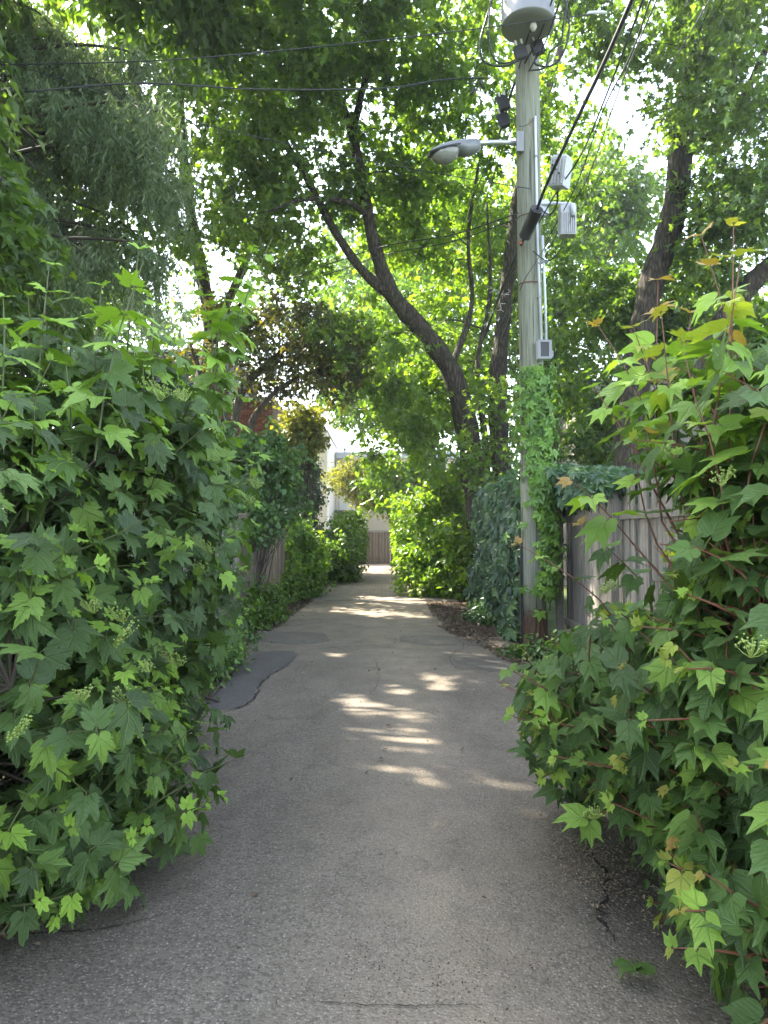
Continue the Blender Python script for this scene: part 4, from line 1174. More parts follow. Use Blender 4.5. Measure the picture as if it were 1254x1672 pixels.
# ------------------------------------------------------------------ fences
def plank_fence(name, label, pts, h_fn, pitch, mat, inward, thick=.018, gaps=.004, rail=True, group=None, jag=.01):
    """pts: polyline of (x,y); planks as separate parts"""
    a, b = Vector((*pts[0], 0)), Vector((*pts[1], 0))
    root = thing(name, label, 'fence', (a.x, a.y, 0), group)
    L = (b - a).length; d = (b - a).normalized(); nrm_ = Vector((-d.y, d.x, 0)) * inward
    rz = math.atan2(d.y, d.x); n = int(L / pitch)
    vars_ = {}
    for i in range(n):
        s = (i + .5) * pitch; p = a + d * s; h = h_fn(s / L)
        hk = round(h, 1)
        if hk not in vars_:
            vars_[hk] = []
            for q in range(4):
                pm = MB(); w = pitch - gaps - random.uniform(0, .006); t2 = thick / 2; j1, j2 = random.uniform(-jag, jag), random.uniform(-jag, jag)
                pm.add([(-w / 2, -t2, 0.02), (w / 2, -t2, .02), (w / 2, t2, .02), (-w / 2, t2, .02), (-w / 2 + .002, -t2, hk * .5), (w / 2, -t2, hk * .5), (w / 2, t2, hk * .5), (-w / 2, t2, hk * .5),
                        (-w / 2, -t2, hk + j1), (w / 2, -t2, hk + j2), (w / 2, t2, hk + j2), (-w / 2, t2, hk + j1)],
                       [(0, 1, 5, 4), (1, 2, 6, 5), (2, 3, 7, 6), (3, 0, 4, 7), (4, 5, 9, 8), (5, 6, 10, 9), (6, 7, 11, 10), (7, 4, 8, 11), (8, 9, 10, 11), (3, 2, 1, 0)])
                vars_[hk].append(pm.build('plank', mat, mesh_only=True))
        o = link('plank', random.choice(vars_[hk]), root, p + nrm_ * random.uniform(0, .006))
        o.scale = (1, 1, h / hk)
        o.rotation_euler = (random.gauss(0, .006), random.gauss(0, .005), rz + random.gauss(0, .02))
    if rail:
        for z in (.35, h_fn(.5) - .35):
            mb = MB(); c_ = (a + b) / 2 - nrm_ * .04 + Vector((0, 0, z))
            mb.box((0, 0, 0), (L, .035, .09)); o = mb.build('rail', mat, root, smooth=False); o.location = c_ - root.location; o.rotation_euler = (0, 0, rz)
        for k in range(int(L / 2.4) + 2):
            s = min(k * 2.4, L); mb = MB(); mb.box((0, 0, h_fn(s / L) / 2), (.09, .09, h_fn(s / L) - .1))
            o = mb.build('post', mat, root); o.location = a + d * s - nrm_ * .1 - root.location; o.rotation_euler = (0, 0, rz)
    return root


plank_fence('plank_fence', 'grey weathered plank fence right of the utility pole', [(2.62, 10.2), (2.62, 3.6)], lambda s: 2.02 + .12 * min(1, s * 2.5) ** .6, .098, M['fence_grey'], 1)
plank_fence('plank_fence', 'old plank fence under the blue-green creeper behind the pole', [(2.30, 15.9), (2.36, 10.35)], lambda s: 1.95, .11, M['fence_grey'], 1)
plank_fence('plank_fence', 'short sunlit end of pale planks against the leaning maple trunk', [(2.16, 17.5), (2.22, 16.0)], lambda s: 1.95, .10, M['fence_brown'], 1)
plank_fence('plank_fence', 'grey plank fence behind the guelder bush on the left', [(-2.5, 3.0), (-2.42, 11.9)], lambda s: 1.75, .10, M['fence_grey'], -1)
plank_fence('plank_fence', 'brownish plank fence beyond the dark post on the left', [(-2.42, 12.0), (-2.30, 16.5)], lambda s: 1.78, .11, M['fence_brown'], -1)
plank_fence('plank_fence', 'far plank fence partly hidden behind the left shrubs', [(-2.2, 17.0), (-2.0, 33)], lambda s: 1.7, .14, M['fence_brown'], -1)
plank_fence('plank_fence', 'far plank fence partly hidden behind the sunlit right shrub', [(1.9, 34), (2.1, 18.0)], lambda s: 1.8, .14, M['fence_brown'], 1)
root = thing('fence_post', 'dark brown square post between the two left fences', 'post', (-2.38, 11.95, 0))
mb = MB(); mb.box((-2.38, 11.95, .95), (.12, .12, 1.9)); mb.build('shaft', M['gate_wood'], root)
mb = MB(); mb.box((-2.38, 11.95, 1.915), (.15, .15, .03)); mb.build('cap', M['gate_wood'], root)

# end gate
root = thing('wooden_gate', 'brown board gate closing the far end of the lane', 'gate', (-.3, 35.6, 0))
pm = MB(); pm.box((0, 0, .84), (.142, .02, 1.6)); gme = pm.build('board', M['gate_wood'], mesh_only=True)
for i in range(14):
    o = link('board', gme, root, (-1.2 + i * .155, 35.6, random.uniform(-.01, .01)))
for z, h in ((1.69, .06), (.30, .1)):
    mb = MB(); mb.box((-.2, 35.56 if z > 1 else 35.63, z), (2.2, .09 if z > 1 else .03, h)); mb.build('rail', M['steelgrey'] if z > 1 else M['gate_wood'], root)
for x in (-1.32, 1.0):
    mb = MB(); mb.box((x, 35.62, .86), (.12, .12, 1.72)); mb.build('post', M['gate_wood'], root)

# ------------------------------------------------------------------ buildings
def box_part(name, mat, root, x0, x1, y0, y1, z0, z1):
    mb = MB(); mb.box(((x0 + x1) / 2, (y0 + y1) / 2, (z0 + z1) / 2), (x1 - x0, y1 - y0, z1 - z0)); return mb.build(name, mat, root)


def window(root, x, y, z, w, h, mat='white', rail=False):
    """window facing the camera, frame proud of the wall face at y"""
    fr = MB(); t_ = .07
    fr.box((x, y - .04, z + h / 2), (w, .06, t_)); fr.box((x, y - .04, z - h / 2), (w, .06, t_)); fr.box((x - w / 2 + t_ / 2, y - .04, z), (t_, .06, h - t_)); fr.box((x + w / 2 - t_ / 2, y - .04, z), (t_, .06, h - t_)); fr.box((x, y - .035, z), (.04, .04, h - t_))
    f_ = fr.build('window', M[mat], root)
    gl = MB(); gl.box((0, 0, 0), (w - .1, .01, h - .1)); o = gl.build('pane', M['glass'], None); o.parent = f_; o.location = (x, y - .02, z)
    return f_


br = thing('brick_house', 'red brick house with blue-grey metal upper storey behind the left shrubs', 'house', (-6.4, 26, 0))
box_part('wall', M['brickwall'], br, -9.6, -3.46, 22.05, 30, 0, 5.85)
box_part('parapet', M['siding'], br, -9.7, -4.9, 21.95, 27.5, 5.86, 7.2)
box_part('coping', M['flash'], br, -9.8, -4.8, 21.85, 27.6, 7.205, 7.30)
box_part('string_course', M['white'], br, -9.6, -3.40, 21.98, 22.05, 5.70, 5.80)
for x in np.arange(-9.6, -4.95, .22):
    box_part('siding_rib', M['siding'], br, x, x + .03, 21.92, 21.95, 5.9, 7.18)
window(br, -6.3, 22.05, 4.3, 1.2, 1.2); window(br, -8.2, 22.05, 4.3, 1.2, 1.2)
bmb = MB(); bmb.box((0, 0, 0), (.196, .03, .063)); bme = bmb.build('brick', M['brick'], mesh_only=True)
nb = 0
for row in range(36):
    for k in range(8):
        x = -3.60 - k * .206 - (.103 if row % 2 else 0)
        link('brick', bme, br, (x, 22.05, 5.62 - row * .074)); nb += 1
# lattice panel on the side wall
for k in range(12):
    mb = MB(); mb.box((0, 0, 0), (.02, .035, 1.9), rot=Matrix.Rotation(R(45 if k % 2 else -45), 3, 'X')); o = mb.build('lattice_slat', M['rust'], br); o.location = Vector((-3.40 if k % 2 else -3.425, 22.7 + (k // 2) * .25, 4.1)) - br.location

mb = MB()
root = thing('steel_post', 'thin pale galvanised post in front of the ivy column', 'post', (-2.75, 20.0, 0))
mb.tube([(-2.75, 20, 0), (-2.75, 20, 3.75)], .045, 10); mb.build('shaft', M['galv'], root)
mb = MB(); mb.tube([(-2.75, 20, 3.751), (-2.75, 20, 3.80)], [.052, .02], 10); mb.build('cap', M['galv'], root)

cw = thing('cream_side_house', 'tall narrow cream wall of the house left of the lane end', 'house', (-4.5, 40, 0))
box_part('wall', M['cream'], cw, -7.5, -3.05, 38.0, 46, 0, 7.0)
box_part('roof', M['flash'], cw, -7.6, -2.98, 37.9, 46.1, 7.005, 7.12)
mb = MB(); mb.tube([(-3.0, 37.93, .1), (-3.0, 37.93, 6.8)], .05, 8); mb.build('downpipe', M['white'], cw)
ce = thing('cream_house', 'cream two-storey house facing the far end of the lane', 'house', (0, 46, 0))
box_part('wall', M['cream'], ce, -3.0, 6.5, 44.0, 52, 0, 6.2)
box_part('fascia', M['flash'], ce, -3.0, 6.7, 43.7, 52.1, 6.205, 6.6)
box_part('garage_wall', M['beige'], ce, -1.6, 5.0, 40.5, 43.98, 0, 3.1)
box_part('door', M['white'], ce, -3.0 + .25, -1.85, 43.93, 43.98, 3.0, 5.1)
window(ce, -2.30, 43.93, 4.45, .75, .95)
box_part('balcony_floor', M['roof_dark'], ce, -3.0, -1.0, 42.9, 43.98, 2.82, 2.96)
for i in range(15):
    box_part('baluster', M['white'], ce, -2.98 + i * .14, -2.955 + i * .14, 42.95, 42.975, 2.965, 3.9)
box_part('handrail', M['steelgrey'], ce, -3.0, -.95, 42.94, 42.985, 3.905, 3.95)
box_part('vent_pipe', M['steelgrey'], ce, -2.55, -2.45, 45, 45.1, 6.605, 7.1)
box_part('canopy_roof', M['roof_dark'], ce, -3.0, -1.2, 43.1, 43.92, 5.35, 5.42)

rh = thing('white_board_house', 'house with peeling white board eaves behind the right fence', 'house', (8.2, 21, 0))
box_part('wall', M['fence_grey'], rh, 5.55, 11, 20.4, 26, 0, 5.2)
for i, z in enumerate((5.30, 5.47, 5.64)):
    box_part('eave_board', M['siding_white'], rh, 5.4, 11.2, 20.05 - i * .03, 20.12 - i * .03, z, z + .155)
box_part('soffit', M['siding_white'], rh, 5.4, 11.2, 20.125, 20.39, 5.22, 5.26)
box_part('roof', M['roof_dark'], rh, 5.3, 11.3, 19.9, 26.2, 5.81, 5.90)
window(rh, 8.4, 20.4, 3.6, 1.2, 1.1)
sh = thing('garden_shed', 'low pale shed roof edge showing above the right fence', 'shed', (4.2, 9.4, 0))
box_part('wall', M['siding_white'], sh, 3.5, 6.2, 8.6, 11, 0, 2.15)
box_part('fascia', M['white'], sh, 3.4, 6.3, 8.45, 8.58, 2.16, 2.30)
box_part('roof', M['roof_dark'], sh, 3.35, 6.35, 8.4, 11.1, 2.31, 2.37)

# ------------------------------------------------------------------ utility pole and its gear
pole = thing('utility_pole', 'tall weathered wooden utility pole with a rotten brown foot', 'utility pole', (PX, PY, 0))
hts = np.linspace(.45, 11.5, 34)
mb = MB(); mb.tube([(PX - .0065 * h + .004 * math.sin(h * 2), PY, h) for h in hts], np.interp(hts, [0, 11.5], [.162, .170]), 28, wob=.012); mb.build('shaft', M['pole'], pole, smooth=True)
mb = MB(); n = 30
for k in range(n):
    a0, a1 = 2 * math.pi * k / n, 2 * math.pi * (k + .92) / n
    r0, r1 = random.uniform(.165, .185), random.uniform(.168, .19)
    top = .5 + random.uniform(-.10, .07)
    vs = [(PX + math.cos(a) * (r_ + e), PY + math.sin(a) * (r_ + e), z) for (z, e) in ((-.02, .012), (top * .5, random.uniform(-.006, .006)), (top, -.008)) for a, r_ in ((a0, r0), (a1, r0), (a1, r0 - .05), (a0, r0 - .05))]
    mb.add(vs, [(0, 1, 5, 4), (1, 2, 6, 5), (3, 0, 4, 7), (4, 5, 9, 8), (5, 6, 10, 9), (7, 4, 8, 11), (8, 9, 10, 11)])
mb.tube([(PX, PY, 0), (PX, PY, .46)], .135, 16); mb.build('rotten_base', M['rot'], pole)
mb = MB()
for z in (.44, 5.05, 6.0): mb.tube([(PX - .0065 * z, PY, z), (PX - .0065 * z, PY, z + .018)], np.interp(z, [0, 11.5], [.162, .170]) + .007, 28, cap=False)
mb.build('metal_band', M['rust'], pole)
mb = MB(); mb.box((PX - .185, PY - .03, .75), (.03, .04, 1.5)); mb.build('ground_wire_guard', M['blackbox'], pole)
mb = MB(); mb.tube([(PX - .165, PY - .06, 1.5), (PX - .16, PY - .05, 5), (PX - .145, PY - .04, 8)], .006, 5); mb.build('ground_wire', M['black'], pole)
def pole_front(px, py, off=.02):     # point on the camera-facing side of the pole
    return P(px, py, PY - .165 - off)
mb = MB(); mb.tube([pole_front(874, 190), pole_front(878, 400), pole_front(884, 556)], .017, 10); mb.build('conduit', M['pvc'], pole, smooth=True)
mb = MB(); mb.tube([pole_front(886, 385), pole_front(890, 480), pole_front(892, 556)], .017, 10); mb.build('conduit', M['pvc'], pole, smooth=True)
for (x, y) in ((876, 255), (881, 485), (890, 428), (880, 430)):
    mb = MB(); c_ = pole_front(x, y, .021); mb.box(c_, (.055, .035, .025)); mb.build('conduit_strap', M['steelgrey'], pole)

bx = thing('electrical_box', 'small grey electrical box with black window on the pole above the creeper', 'electrical box', pole_front(888, 572, .06))
c_ = pole_front(888, 572, .06)
mb = MB(); w, h = .19, .26
mb.box(c_, (w, .10, h)); mb.build('housing', M['pvc'], bx)
mb = MB()
for sx in (-1, 1): mb.box(c_ + Vector((sx * w * .40, -.058, 0)), (w * .2, .014, h))
for sz in (-1, 1): mb.box(c_ + Vector((0, -.058, sz * h * .44)), (w * .599, .014, h * .12))
mb.build('face_frame', M['steelgrey'], bx)
mb = MB(); mb.box(c_ + Vector((0, -.054, -.0)), (w * .595, .006, h * .75)); mb.build('black_window', M['blackbox'], bx)
mb = MB(); mb.box(c_ + Vector((w * .5 + .016, .01, -.05)), (.03, .06, .09)); mb.build('side_knockout', M['steelgrey'], bx)

# transformer
tf = thing('pole_transformer', 'grey transformer drum hanging on the front of the pole top', 'transformer', (P(862, 25, PY - .58)))
c_ = P(862, 47, PY - .60)
prof = [(0, .0), (.22, .0), (.33, .012), (.345, .03), (.352, .035), (.352, .05), (.345, .055), (.345, 1.0), (.36, 1.01), (.36, 1.05), (.15, 1.16), (0, 1.18)]
mb = MB(); S_ = 40; vs = []
for r_, z in prof:
    for k in range(S_): vs.append((c_.x + math.cos(2 * math.pi * k / S_) * max(r_, .001), c_.y + math.sin(2 * math.pi * k / S_) * max(r_, .001), c_.z + z))
mb.add(vs, [(i * S_ + k, i * S_ + (k + 1) % S_, (i + 1) * S_ + (k + 1) % S_, (i + 1) * S_ + k) for i in range(len(prof) - 1) for k in range(S_)])
mb.build('tank', M['steelgrey'], tf, smooth=True)
for z in (.25, .8):
    mb = MB(); mb.box((PX, (c_.y + .34 + PY - .12) / 2, c_.z + z), (.14, PY - .12 - c_.y - .34 + .04, .09)); mb.build('hanger_bracket', M['galv'], tf)
for a in (200, 270, 340):
    q = c_ + Vector((math.cos(R(a)) * .37, math.sin(R(a)) * .37, .72)); mb = MB(); mb.tube([q - Vector((0, 0, .04)), q, q + Vector((0, 0, .05)), q + Vector((0, 0, .1))], [.02, .04, .03, .015], 10); mb.build('bushing', M['porcelain'], tf, smooth=True)
mb = MB(); q = c_ + Vector((.05, -.1, 0)); mb.tube([q + Vector((0, 0, -.10)), q + Vector((0, 0, -.05)), q], [.025, .05, .035], 10); mb.build('drain_plug', M['porcelain'], tf, smooth=True)

# street lamp (cobra head)
lp = thing('street_lamp', 'grey cobra-head street lamp reaching left from the utility pole', 'street lamp', P(850, 232, PY))
a, b = P(848, 234, PY - .02), P(776, 234, PY - .25)
mb = MB(); mb.tube(spline([a, a.lerp(b, .5) + Vector((0, 0, .015)), b], 5), .031, 12); mb.build('arm', M['galv'], lp, smooth=True)
mb = MB(); mb.box(P(849, 232, PY - .15) + Vector((.0, 0, 0)), (.10, .06, .28)); mb.build('mounting_plate', M['steelgrey'], lp)
ax = (P(697, 250, PY - .52) - P(778, 236, PY - .24)); Lh = ax.length; ax.normalize()
o0 = P(780, 236, PY - .24)
side_ = ax.cross(Vector((0, 0, 1))).normalized(); up_ = side_.cross(ax)
def lamp_loft(secs, S_=20, z_cut=None):
    vs = []
    for (s, wd, zt, zb) in secs:
        for k in range(S_):
            an = 2 * math.pi * k / S_; cx_, sz_ = math.cos(an), math.sin(an)
            z = zt * sz_ if sz_ > 0 else zb * -sz_
            vs.append(o0 + ax * (s * Lh) + side_ * (cx_ * wd) + up_ * z)
    n_ = len(secs)
    fs = [(i * S_ + k, i * S_ + (k + 1) % S_, (i + 1) * S_ + (k + 1) % S_, (i + 1) * S_ + k) for i in range(n_ - 1) for k in range(S_)]
    fs += [tuple(range(S_ - 1, -1, -1)), tuple((n_ - 1) * S_ + k for k in range(S_))]
    m_ = MB(); m_.add([tuple(v) for v in vs], fs); return m_
lamp_loft([(-.02, .05, .06, -.07), (.03, .085, .08, -.09), (.12, .10, .085, -.12), (.30, .125, .09, -.135), (.42, .145, .092, -.10), (.6, .155, .085, -.045), (.8, .145, .065, -.05), (.93, .105, .035, -.06), (1.0, .05, -.01, -.055)]).build('housing', M['lamp_grey'], lp, smooth=True)
lamp_loft([(.44, .09, -.03, -.07), (.50, .125, -.03, -.135), (.6, .142, -.03, -.175), (.72, .142, -.03, -.185), (.84, .125, -.03, -.165), (.93, .08, -.04, -.11), (.965, .04, -.05, -.07)]).build('refractor', M['lampglass'], lp, smooth=True)
mb = lamp_loft([(.455, .150, -.035, -.055), (.6, .160, -.035, -.055), (.8, .15, -.035, -.055), (.93, .11, -.04, -.06), (1.0, .055, -.045, -.06)]); mb.build('rim', M['blackbox'], lp, smooth=True)
q = o0 + ax * (.32 * Lh) - side_ * .0 + up_ * -.12
mb = MB(); mb.tube([q, q - Vector((0, 0, .12)), q - Vector((0.01, 0, .42))], [.004, .004, .003], 4); mb.build('hanging_strap', M['stem_green'], lp)

# cable gear
cg = thing('cable_amplifier', 'pale ribbed cable amplifier box hanging on the thick cable beside the pole', 'cable box', P(915, 283, PY - .9))
c_ = P(915, 283, PY - .9); rot = (Matrix.Rotation(R(14), 3, 'Y') @ Matrix.Rotation(R(-30), 3, 'Z') @ Matrix.Rotation(R(18), 3, 'X'))
mb = MB(); mb.box(c_, (.20, .26, .34), rot=rot); mb.build('housing', M['alu'], cg)
mb = MB()
for k in range(5):
    off = rot @ Vector((-.08 + k * .04, -.142, 0)); mb.box(c_ + off, (.012, .022, .3), rot=rot)
mb.build('cooling_fins', M['alu'], cg)
mb = MB(); mb.box(c_ + rot @ Vector((0, 0, .185)), (.17, .2, .028), rot=rot); mb.build('lid', M['pvc'], cg)
for k in range(3):
    q = c_ + rot @ Vector((-.05 + .05 * k, -.165, .06 - .05 * k)); mb = MB(); mb.tube([q, q + rot @ Vector((0, -.03, 0))], .011, 6); mb.build('port_plug', M['blackbox'], cg)
c2 = P(926, 362, PY - .35)
cg2 = thing('cable_node', 'pale finned cable node on a bracket right of the pole', 'cable box', c2)
mb = MB(); mb.box(c2, (.21, .16, .40)); mb.build('housing', M['alu'], cg2)
for k in range(7):
    mb = MB(); mb.box(c2 + Vector((-.084 + k * .028, -.092, -.05)), (.009, .022, .27)); mb.build('fin', M['alu'], cg2)
mb = MB(); mb.tube([c2 + Vector((.05, -.115, .19)), c2 + Vector((.05, -.115, .03))], [.032, .032], 12); mb.build('power_plug', M['pvc'], cg2, smooth=True)
mb = MB(); q = P(878, 334, PY - .2); mb.tube([q, q.lerp(c2, .6) + Vector((0, 0, .16)), c2 + Vector((.06, 0, .24))], .022, 8); mb.build('bracket_arm', M['pvc'], cg2)
mb = MB(); mb.box(P(888, 340, PY - .2), (.12, .06, .22)); mb.build('bracket_plate', M['pvc'], cg2)
sc_ = thing('splice_closure', 'black cylindrical splice closure slung on the cable in front of the pole', 'splice closure', P(868, 364, PY - .5))
a, b = P(877, 341, PY - .75), P(857, 386, PY - .38); d_ = (b - a)
mb = MB(); mb.tube([a - d_ * .02, a, a + d_ * .05, a + d_ * .06, b - d_ * .06, b - d_ * .05, b, b + d_ * .03], [.06, .085, .088, .082, .082, .088, .085, .05], 20); mb.build('shell', M['blackbox'], sc_, smooth=True)
for s in (-.01, 1.02):
    mb = MB(); mb.tube([a + d_ * s, a + d_ * (s + .015)], [.035, .03], 10); mb.build('end_seal', M['rust'], sc_)
tg = MB(); q = P(850, 396, PY - .36); tg.box(q, (.045, .02, .04), rot=Matrix.Rotation(.6, 3, 'Y'))
tag(tg.build('warning_tag', M['orange'], loc=tuple(q)), 'faded orange tag tied below the black splice closure', 'tag')

# insulator blocks
for i, (x, y, d, lab) in enumerate(((850, 86, PY - .42, 'left one of the two black spreader blocks under the transformer'), (878, 78, PY - .38, 'right one of the two black spreader blocks under the transformer'), (822, 168, PY + .5, 'upper black block on the wires left of the pole'), (822, 196, PY + .6, 'lower black block on the wires left of the pole'))):
    c_ = P(x, y, d); root = thing('wire_spreader', lab, 'wire spreader', c_, 'black spreader blocks on the wires')
    rm = Matrix.Rotation(R(-18), 3, 'Y')
    mb = MB(); mb.box(c_, (.15, .09, .17 if i < 2 else .2), rot=rm); mb.build('block', M['blackbox'], root)
    mb = MB()
    for s in (-1, 1): mb.tube([c_ + rm @ Vector((s * .04, -.05, .08)), c_ + rm @ Vector((s * .04, -.05, .14))], [.012, .02], 8)
    mb.build('clamp', M['porcelain'], root)

# wires: (label, points(px,py,d), radius)
wires = [
    ('thin black wire crossing the whole top of the picture', [(-40, 107, 8.0), (290, 97, 8.4), (627, 65, 8.8), (850, 38, 9.0), (990, 20, 9.2)], .007),
    ('mossy black wire level with the conifer top', [(40, 150, 8.0), (230, 136, 8.6), (425, 146, 9.2), (627, 144, 9.8), (725, 130, 10.1), (800, 127, 10.2)], .010),
    ('thin wire sloping down from the upper left corner to the pole', [(-30, 90, 8.5), (170, 150, 8.9), (340, 205, 9.2), (600, 262, 9.6), (777, 294, 9.7), (866, 308, 9.66)], .006),
    ('upper one of two service wires sagging from the pole to the left', [(846, 348, 9.72), (740, 383, 10.5), (627, 402, 11.5), (540, 430, 12.5), (430, 462, 14), (200, 466, 17)], .009),
    ('lower one of two service wires sagging from the pole to the left', [(846, 356, 9.72), (740, 394, 10.5), (627, 416, 11.5), (540, 446, 12.5), (430, 474, 14), (230, 482, 17)], .008),
    ('thick black trunk cable running overhead into the splice closure', [(1048, -40, 5.2), (1032, 0, 5.5), (990, 95, 6.3), (947, 185, 7.4), (917, 248, 8.3), (893, 300, 8.8), (877, 341, 9.1)], .020),
    ('thick cable bundle leaving the splice closure down the lane', [(857, 386, 9.47), (846, 410, 10.0), (828, 450, 11.0), (812, 492, 12.3), (795, 540, 14.5), (775, 590, 18), (768, 615, 21)], .018),
    ('strand just above the thick trunk cable', [(1068, -40, 5.1), (1050, 0, 5.4), (1000, 130, 6.5), (950, 250, 8.3), (905, 320, 9.2), (860, 400, 10.2), (818, 480, 12), (785, 560, 15.5)], .009),
    ('second thin strand right of the thick trunk cable', [(1082, -40, 5.1), (1062, 0, 5.4), (1030, 90, 6.1), (985, 180, 7.0), (942, 300, 8.8), (900, 380, 10), (850, 470, 12.2), (800, 560, 15.5)], .007),
    ('third thin strand right of the thick trunk cable', [(1092, -40, 5.1), (1072, 0, 5.4), (1010, 150, 6.7), (960, 290, 8.7), (925, 350, 9.8), (880, 440, 11.5), (820, 560, 15.5)], .006),
    ('faint drop wire at the right in front of the tall maple', [(1175, -30, 6), (1115, 75, 7), (1050, 180, 9), (990, 270, 11), (950, 340, 14)], .006),
    ('left power line running down the lane past the lamp', [(905, -10, 8.9), (880, 60, 9.3), (852, 112, 9.8), (838, 145, 10.2), (820, 205, 11.3), (800, 280, 13.5), (770, 350, 17), (750, 420, 21)], .012),
    ('middle power line running down the lane past the lamp', [(890, -10, 8.9), (862, 60, 9.3), (846, 115, 9.8), (828, 170, 10.5), (806, 245, 12.3), (782, 300, 14.5), (758, 360, 17), (742, 430, 21)], .010),
    ('right power line running down the lane past the lamp', [(918, -10, 8.9), (890, 70, 9.3), (860, 125, 9.8), (838, 205, 11.3), (818, 250, 12.5), (792, 330, 15.5), (765, 400, 19)], .010),
    ('outer left slack cable loop beside the transformer', [(810, -20, 9.3), (794, 30, 9.3), (784, 70, 9.35), (788, 97, 9.4), (805, 107, 9.4), (828, 107, 9.4), (848, 98, 9.43)], .014),
    ('inner left slack cable loop beside the transformer', [(803, -20, 9.2), (798, 40, 9.25), (800, 80, 9.3), (812, 101, 9.35), (832, 102, 9.38), (848, 92, 9.42)], .011),
    ('outer right slack cable loop beside the transformer', [(918, -20, 9.3), (928, 25, 9.3), (928, 60, 9.3), (916, 94, 9.35), (898, 108, 9.4), (875, 105, 9.42), (874, 92, 9.45)], .013),
    ('inner right slack cable loop beside the transformer', [(930, -20, 9.2), (920, 40, 9.25), (916, 68, 9.3), (898, 85, 9.35), (890, 110, 9.35), (866, 115, 9.4)], .012),
    ('thin control wire from the transformer to the right', [(925, -20, 9.3), (913, 40, 9.3), (900, 75, 9.35), (880, 88, 9.4)], .005),
    ('short cable from the amplifier down to the bracket', [(910, 312, 9.0), (909, 335, 9.2), (898, 350, 9.5), (886, 345, 9.6)], .012),
    ('drop cable looping below the cable node to the pole', [(935, 340, 9.4), (924, 390, 9.45), (912, 412, 9.5), (894, 426, 9.6), (870, 410, 9.62)], .008),
    ('thin wire crossing the pole under the splice closure', [(903, 380, 9.3), (880, 420, 9.4), (855, 460, 9.5), (835, 510, 11), (815, 560, 14)], .005),
    ('high wire at the right corner of the conduit top', [(874, 190, 9.66), (866, 200, 9.62), (855, 206, 9.66), (848, 206, 9.7)], .004),
]
for lab, pts, r_ in wires:
    mb = MB(); pp = spline([P(*p) for p in pts], 8); mb.tube(pp, r_, 6)
    o = mb.build('overhead_wire', M['black'], smooth=True); tag(o, lab, 'wire', 'overhead wires and cables')
# tangle of tie wires where the bundle leaves
mb = MB()
for k in range(20):
    q = P(812 + random.gauss(0, 12), 490 + random.gauss(0, 16), 12.3); e = q + Vector(rng.normal(0, .07, 3)); m_ = q.lerp(e, .5) + Vector(rng.normal(0, .05, 3))
    mb.tube(spline([q, m_, e], 4), .004, 4)
tag(mb.build('wire_tangle', M['porcelain'], smooth=True), 'tangle of loose pale tie wires on the cable bundle left of the pole', 'wire tangle')
wc = MB(); wc.tube([P(958, 23, 9.15), P(962, 21, 9.16), P(984, 20, 9.19), P(990, 20, 9.2)], [.012, .022, .022, .012], 10)
tag(wc.build('wire_connector', M['pvc'], smooth=True), 'pale grey connector sleeve on the top wire right of the transformer', 'connector')
for k, (x, y) in enumerate(((787, 140), (772, 150))):
    mb = MB(); a = P(x - 4, y - 8 if k == 0 else y + 5, 10.1); b = P(x + 4, y + 6 if k == 0 else y - 6, 10.1); mb.tube([a, a.lerp(b, .1), a.lerp(b, .9), b], [.012, .022, .022, .012], 8)
    tag(mb.build('wire_connector', M['blackbox'], smooth=True), ('small dark sleeve hanging right on the mossy wire', 'small dark sleeve hanging left on the mossy wire')[k], 'connector')

# ------------------------------------------------------------------ ground litter
def scatter(name, label, n, xf, size, mat, tpl, cat, z0=.03, flat=.12, tint=(.5, .25)):
    pos = xf(n); pos[:, 2] = z0 + np.abs(rng.normal(0, .008, n))
    f = rng.normal(0, 1, (n, 3)); f[:, 2] = rng.normal(0, flat, n)
    nn = rng.normal(0, flat, (n, 3)); nn[:, 2] += 1
    sc = size * rng.uniform(.4, 1.4, n)
    o = leaves_mesh(name, [(tpl, pos, frames(f, nn), sc, np.clip(rng.normal(*tint, n), 0, 1))], M[mat], None)
    tag(o, label, cat)


def lit_right(n):
    y = rng.uniform(8.5, 18, n); e = np.interp(y, [a for a, b in Rx], [b for a, b in Rx])
    return np.stack([e + np.abs(rng.normal(0, .35, n)) - .2, y, y * 0], 1)
def lit_left(n):
    y = rng.uniform(5, 17, n); e = np.interp(y, [a for a, b in Lx], [b for a, b in Lx])
    return np.stack([e - np.abs(rng.normal(0, .22, n)) + .08, y, y * 0], 1)
def lit_road(n):
    y = rng.uniform(2.2, 16, n); return np.stack([rng.uniform(-1.6, 1.5, n), y, y * 0], 1)
def lit_corner(n):
    return np.stack([rng.normal(-1.55, .12, n), rng.normal(2.85, .15, n), rng.random(n) * 0], 1)
def lit_nearr(n):
    y = rng.uniform(2.3, 6, n); return np.stack([np.interp(y, [a for a, b in Rx], [b for a, b in Rx]) + np.abs(rng.normal(0, .2, n)), y, y * 0], 1)


